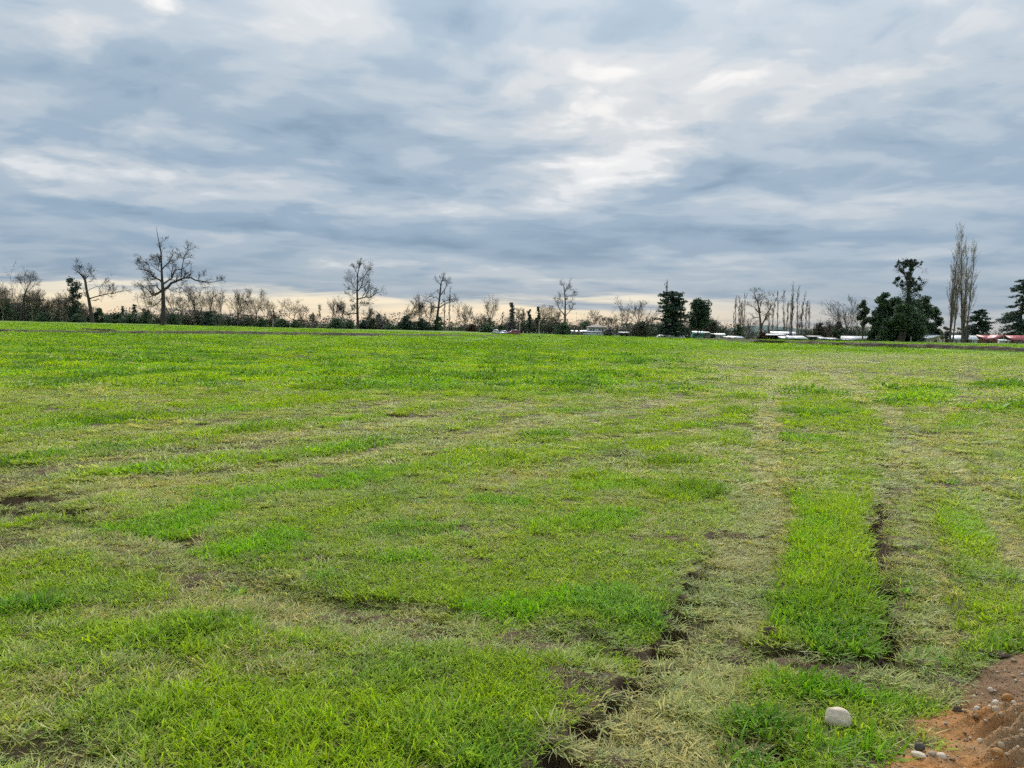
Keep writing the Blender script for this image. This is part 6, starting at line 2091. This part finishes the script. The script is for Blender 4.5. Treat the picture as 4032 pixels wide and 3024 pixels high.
# ------------------------------------------------------------------ grass
def blade_mesh(name, rng, n, R, lmin, lmax, w, lean, bend, seg=3, pdry=.16):
    """a clump of n bent blades; 'var' carries each blade's own hue"""
    V, Q, T, C = [], [], [], []
    for b in range(n):
        a = rng.uniform(0, 2 * math.pi); rr = R * math.sqrt(rng.random())
        px, py = rr * math.cos(a), rr * math.sin(a)
        az = rng.uniform(0, 2 * math.pi) if rng.random() < .6 else a + rng.normal(0, .6)
        L = rng.uniform(lmin, lmax); ww = w * rng.uniform(.6, 1.25)
        ph = rng.uniform(*lean); dph = rng.uniform(*bend)
        dirx, diry = math.cos(az), math.sin(az)
        sx, sy = -diry, dirx
        tw = rng.normal(0, .5)
        x, y, z = px, py, -0.012
        base = len(V)
        hue = rng.random()
        dry = 1.0 if rng.random() < pdry else 0.0
        turn = rng.normal(0, .35)
        for s in range(seg + 1):
            t = s / seg
            hw = ww * (0.75, 1.0, .78, .45)[min(s, 3)] * .5 if s < seg else 0
            ca, sa = math.cos(turn * t), math.sin(turn * t)
            dx, dy = dirx * ca - diry * sa, dirx * sa + diry * ca
            lift = math.sin(tw + t * 1.2) * hw * .6
            if s < seg:
                V.append((x - sx * hw, y - sy * hw, z - lift)); V.append((x + sx * hw, y + sy * hw, z + lift))
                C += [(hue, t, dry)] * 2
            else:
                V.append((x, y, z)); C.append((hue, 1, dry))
            p = ph + dph * t
            st = L / seg
            x += dx * math.sin(p) * st; y += dy * math.sin(p) * st; z += math.cos(p) * st
            z = max(z, 0.004 + 0.006 * rng.random()) if s > 0 else z
        for s in range(seg - 1):
            o = base + 2 * s
            Q.append((o, o + 1, o + 3, o + 2))
        o = base + 2 * (seg - 1)
        T.append((o, o + 1, o + 2))
    me = mesh_np(name, V, Q, T)
    vattr(me, 'var', np.array(C))
    return me


def grass_material():
    m, N, out = material('grass_blade')
    tint = N.new('ShaderNodeAttribute', attribute_name='tint', attribute_type='INSTANCER')
    var = N.new('ShaderNodeAttribute', attribute_name='var')
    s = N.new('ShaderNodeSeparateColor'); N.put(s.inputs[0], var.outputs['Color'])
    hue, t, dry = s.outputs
    c = tint.outputs['Vector']
    c = N.v('MULTIPLY', c, N.ramp(hue, [(0, (.50, .62, .75)), (.35, (.85, .92, .85)), (.7, (1.15, 1.08, .95)), (1, (1.5, 1.36, 1.45))]))
    straw = N.mix(hue, (.42, .36, .17), (.24, .19, .085))
    lum = N.v('DOT_PRODUCT', tint.outputs['Vector'], (1, 1, 1))
    c = N.mix(N.m('MULTIPLY', dry, 0.5), c, straw)
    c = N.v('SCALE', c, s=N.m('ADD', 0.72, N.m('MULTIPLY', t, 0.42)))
    b = N.new('ShaderNodeBsdfPrincipled')
    N.put(b.inputs['Base Color'], c)
    b.inputs['Roughness'].default_value = 0.55
    b.inputs['Specular IOR Level'].default_value = 0.22
    tr = N.new('ShaderNodeBsdfTranslucent')
    N.put(tr.inputs[0], N.v('MULTIPLY', c, (1.25, 1.25, .7)))
    mx = N.new('ShaderNodeMixShader'); mx.inputs[0].default_value = 0.42
    N.l.new(b.outputs[0], mx.inputs[1]); N.l.new(tr.outputs[0], mx.inputs[2])
    N.l.new(mx.outputs[0], out.inputs[0])
    return m


GRASS = grass_material()
clumps = bpy.data.collections.new('grass_clumps')
KINDS = {}


def add_kind(key, nvar, n, R, l0, l1, w, lean, bend, seg=3):
    ids = []
    for v in range(nvar):
        rng = np.random.default_rng(len(clumps.objects) * 7 + 3)
        me = blade_mesh('grass_clump', rng, n, R, l0, l1, w, lean, bend, seg, (.10 if key[1] != 'flat' else .2) if key[0] < 2 else .04)
        me.materials.append(GRASS)
        o = bpy.data.objects.new('grass_clump_%03d' % len(clumps.objects), me)
        clumps.objects.link(o)
        ids.append(len(clumps.objects) - 1)
    KINDS[key] = ids


UP, MID, FLAT_ = ((.1, .7), (.7, 1.9)), ((.4, 1.15), (.5, 1.4)), ((1.05, 1.5), (-.1, .3))
for lv, (R, ls, w, n, seg) in enumerate(((.07, 1.05, .0078, 22, 4), (.17, 1.15, .0125, 48, 3), (.34, 1.05, .024, 46, 3), (1.4, .62, .070, 100, 2))):
    add_kind((lv, 'lush'), 5, n, R, .045 * ls, .10 * ls, w, *UP, seg)
    add_kind((lv, 'mid'), 5, n, R, .04 * ls, .085 * ls, w, *MID, seg)
    add_kind((lv, 'flat'), 5, int(n * 1.7), R * 1.2, .05 * ls, .11 * ls, w * .92, *FLAT_, seg)


add_kind((0, 'weed'), 5, 10, .03, .03, .075, .020, (.5, 1.2), (.1, .6), 3)
add_kind((1, 'weed'), 5, 12, .06, .05, .10, .028, (.4, 1.1), (.1, .6), 3)
add_kind((2, 'weed'), 5, 16, .12, .08, .16, .040, (.2, .9), (.2, .6), 3)


def scatter_grass():
    rng = np.random.default_rng(11)
    # (level, r0, r1, half angle, clumps per square metre)
    rings = [(0, 2.1, 5.5, 46, 560), (0, 5.5, 9.5, 40, 400), (1, 9.0, 14, 39, 84), (1, 14, 23, 38, 46), (2, 22, 38, 38, 19), (2, 38, 62, 38, 9), (3, 58, 100, 38, 1.1), (3, 100, 260, 38, .35)]
    P, K, TINT, SC, RO = [], [], [], [], []
    for lv, r0, r1, ha, den in rings:
        ar = rad(2 * ha) * (r1 * r1 - r0 * r0) / 2
        n = int(ar * den)
        r = np.sqrt(rng.uniform(r0 * r0, r1 * r1, n)); a = np.radians(rng.uniform(-ha, ha, n))
        x, y = r * np.sin(a), r * np.cos(a)
        z = zones(x, y)
        u = rng.random(n)
        keep = u < (1 - 0.72 * z['mud'] ** .8) * (1 - sstep(z['bare'], .1, .5)) * (1 - sstep(z['dirt'], .02, .35))
        if lv == 3: keep &= ~on_road(x, y)
        x, y = x[keep], y[keep]
        z = {k: v[keep] for k, v in z.items()}
        n = len(x)
        u = rng.random(n)
        kind = np.where(u < np.maximum(z['flat'] * 1.05, 1.2 * z['mud']), 2, np.where(rng.random(n) < z['lush'] * 1.1, 0, 1))
        ids = np.array([KINDS[(lv, k)] for k in ('lush', 'mid', 'flat')])
        idx = ids[kind, rng.integers(0, 5, n)]
        wd = np.zeros(n, bool)
        if lv < 3:
            wd = (rng.random(n) < .035 * sstep(fbm(x, y, .8, 2, 5), .45, .65)) & (z['mud'] < .5)
            idx[wd] = np.array(KINDS[(lv, 'weed')])[rng.integers(0, 5, wd.sum())]
        # colours of the kinds of grass themselves
        g_lush = np.array((.250, .500, .004)); g_yel = np.array((.370, .520, .006)); g_mid = np.array((.335, .470, .030))
        g_blue = np.array((.215, .36, .085)); g_dry = np.array((.57, .51, .22)); g_grey = np.array((.46, .54, .17)); g_dark = np.array((.095, .235, .012))
        e = lambda q: q[:, None]
        w1 = e(np.clip(sstep(z['n2'], .35, .65) + rng.normal(0, .15, n), 0, 1))
        cg = g_lush * (1 - w1) + g_yel * w1
        cm = g_mid * (1 - w1) + (g_mid * .55 + g_yel * .45) * w1
        cf_ = np.clip(e(sstep(z['n1'], .38, .62)) * .6 + e(rng.random(n)) * .4, 0, 1)
        cf = g_dry * (1 - cf_) + g_grey * cf_
        lu = e(np.clip(z['lush'], 0, 1))
        c = np.where(e(kind) == 2, cf, np.where(e(kind) == 0, cg, cm * (1 - .6 * lu) + cg * .6 * lu))
        fl = e(z['flat'])
        c = c * (1 - .5 * fl) + cf * .5 * fl
        bl = e(z['blue']) * .75
        c = c * (1 - bl) + (g_blue * (1 - .5 * fl) + g_grey * .5 * fl) * bl
        # tussocks of coarse dark grass
        tn = fbm(x, y, (.55, .55, .85, .55)[lv], 3, 14)
        tus = sstep(tn, .58 if lv < 2 else .60, .65) * (z['lush'] > .3)
        tw_ = .5 if lv < 2 else .8
        c = c * (1 - tw_ * e(tus)) + g_dark * tw_ * e(tus)
        c[wd] = np.array((.16, .33, .045)) * rng.uniform(.7, 1.5, (wd.sum(), 1))
        c *= e(rng.uniform(.80, 1.2, n)) if lv < 2 else e(rng.uniform(.97, 1.17, n))
        sc = rng.uniform(.75, 1.25, n) * (1 + (.30 if lv < 2 else .5) * tus) * (.92 + .18 * z['lush'])
        sc *= 1 - .30 * sstep(z['mud'], .1, .6)
        if lv >= 2: sc *= .8 + .5 * sstep(fbm(x, y, .8, 3, 2), .4, .7)
        hz = rng.uniform(.8, 1.15, n) * (1 - .25 * z['flat'])
        P.append(np.stack([x, y, land(x, y) + z['dz'] * (1 - sstep(z['r'], 200, 400))], 1)); K.append(idx); TINT.append(c)
        SC.append(np.stack([sc, sc, sc * hz], 1))
        RO.append(np.stack([rng.normal(0, .10, n), rng.normal(0, .10, n), rng.uniform(0, 6.283, n)], 1))
    P, K, TINT, SC, RO = (np.concatenate(q) for q in (P, K, TINT, SC, RO))
    print('grass clumps', len(P))
    me = bpy.data.meshes.new('grass')
    me.vertices.add(len(P))
    me.vertices.foreach_set('co', P.astype(np.float32).ravel())
    vattr(me, 'tint', np.clip(TINT, 0, 1), 'FLOAT_VECTOR')
    vattr(me, 'scl', SC, 'FLOAT_VECTOR')
    vattr(me, 'rot', RO, 'FLOAT_VECTOR')
    ia = me.attributes.new('pick', 'INT', 'POINT')
    ia.data.foreach_set('value', K.astype(np.int32))
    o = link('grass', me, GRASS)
    tag(o, 'green and straw coloured meadow grass covering the whole field', 'grass', kind='stuff')
    ng = bpy.data.node_groups.new('grass', 'GeometryNodeTree')
    ng.interface.new_socket('Geometry', in_out='INPUT', socket_type='NodeSocketGeometry')
    ng.interface.new_socket('Geometry', in_out='OUTPUT', socket_type='NodeSocketGeometry')
    gi, go = ng.nodes.new('NodeGroupInput'), ng.nodes.new('NodeGroupOutput')
    iop = ng.nodes.new('GeometryNodeInstanceOnPoints')
    ci = ng.nodes.new('GeometryNodeCollectionInfo')
    ci.inputs['Collection'].default_value = clumps
    ci.inputs['Separate Children'].default_value = True
    ci.inputs['Reset Children'].default_value = True

    def na(nm, ty):
        q = ng.nodes.new('GeometryNodeInputNamedAttribute'); q.data_type = ty
        q.inputs['Name'].default_value = nm
        return q.outputs['Attribute']
    L = ng.links.new
    L(gi.outputs[0], iop.inputs['Points']); L(ci.outputs[0], iop.inputs['Instance'])
    iop.inputs['Pick Instance'].default_value = True
    L(na('pick', 'INT'), iop.inputs['Instance Index'])
    L(na('rot', 'FLOAT_VECTOR'), iop.inputs['Rotation'])
    L(na('scl', 'FLOAT_VECTOR'), iop.inputs['Scale'])
    L(iop.outputs[0], go.inputs[0])
    md = o.modifiers.new('grass', 'NODES')
    md.node_group = ng


if 'on_road' not in globals():
    on_road = lambda x, y: np.zeros(x.shape, bool)
scatter_grass()
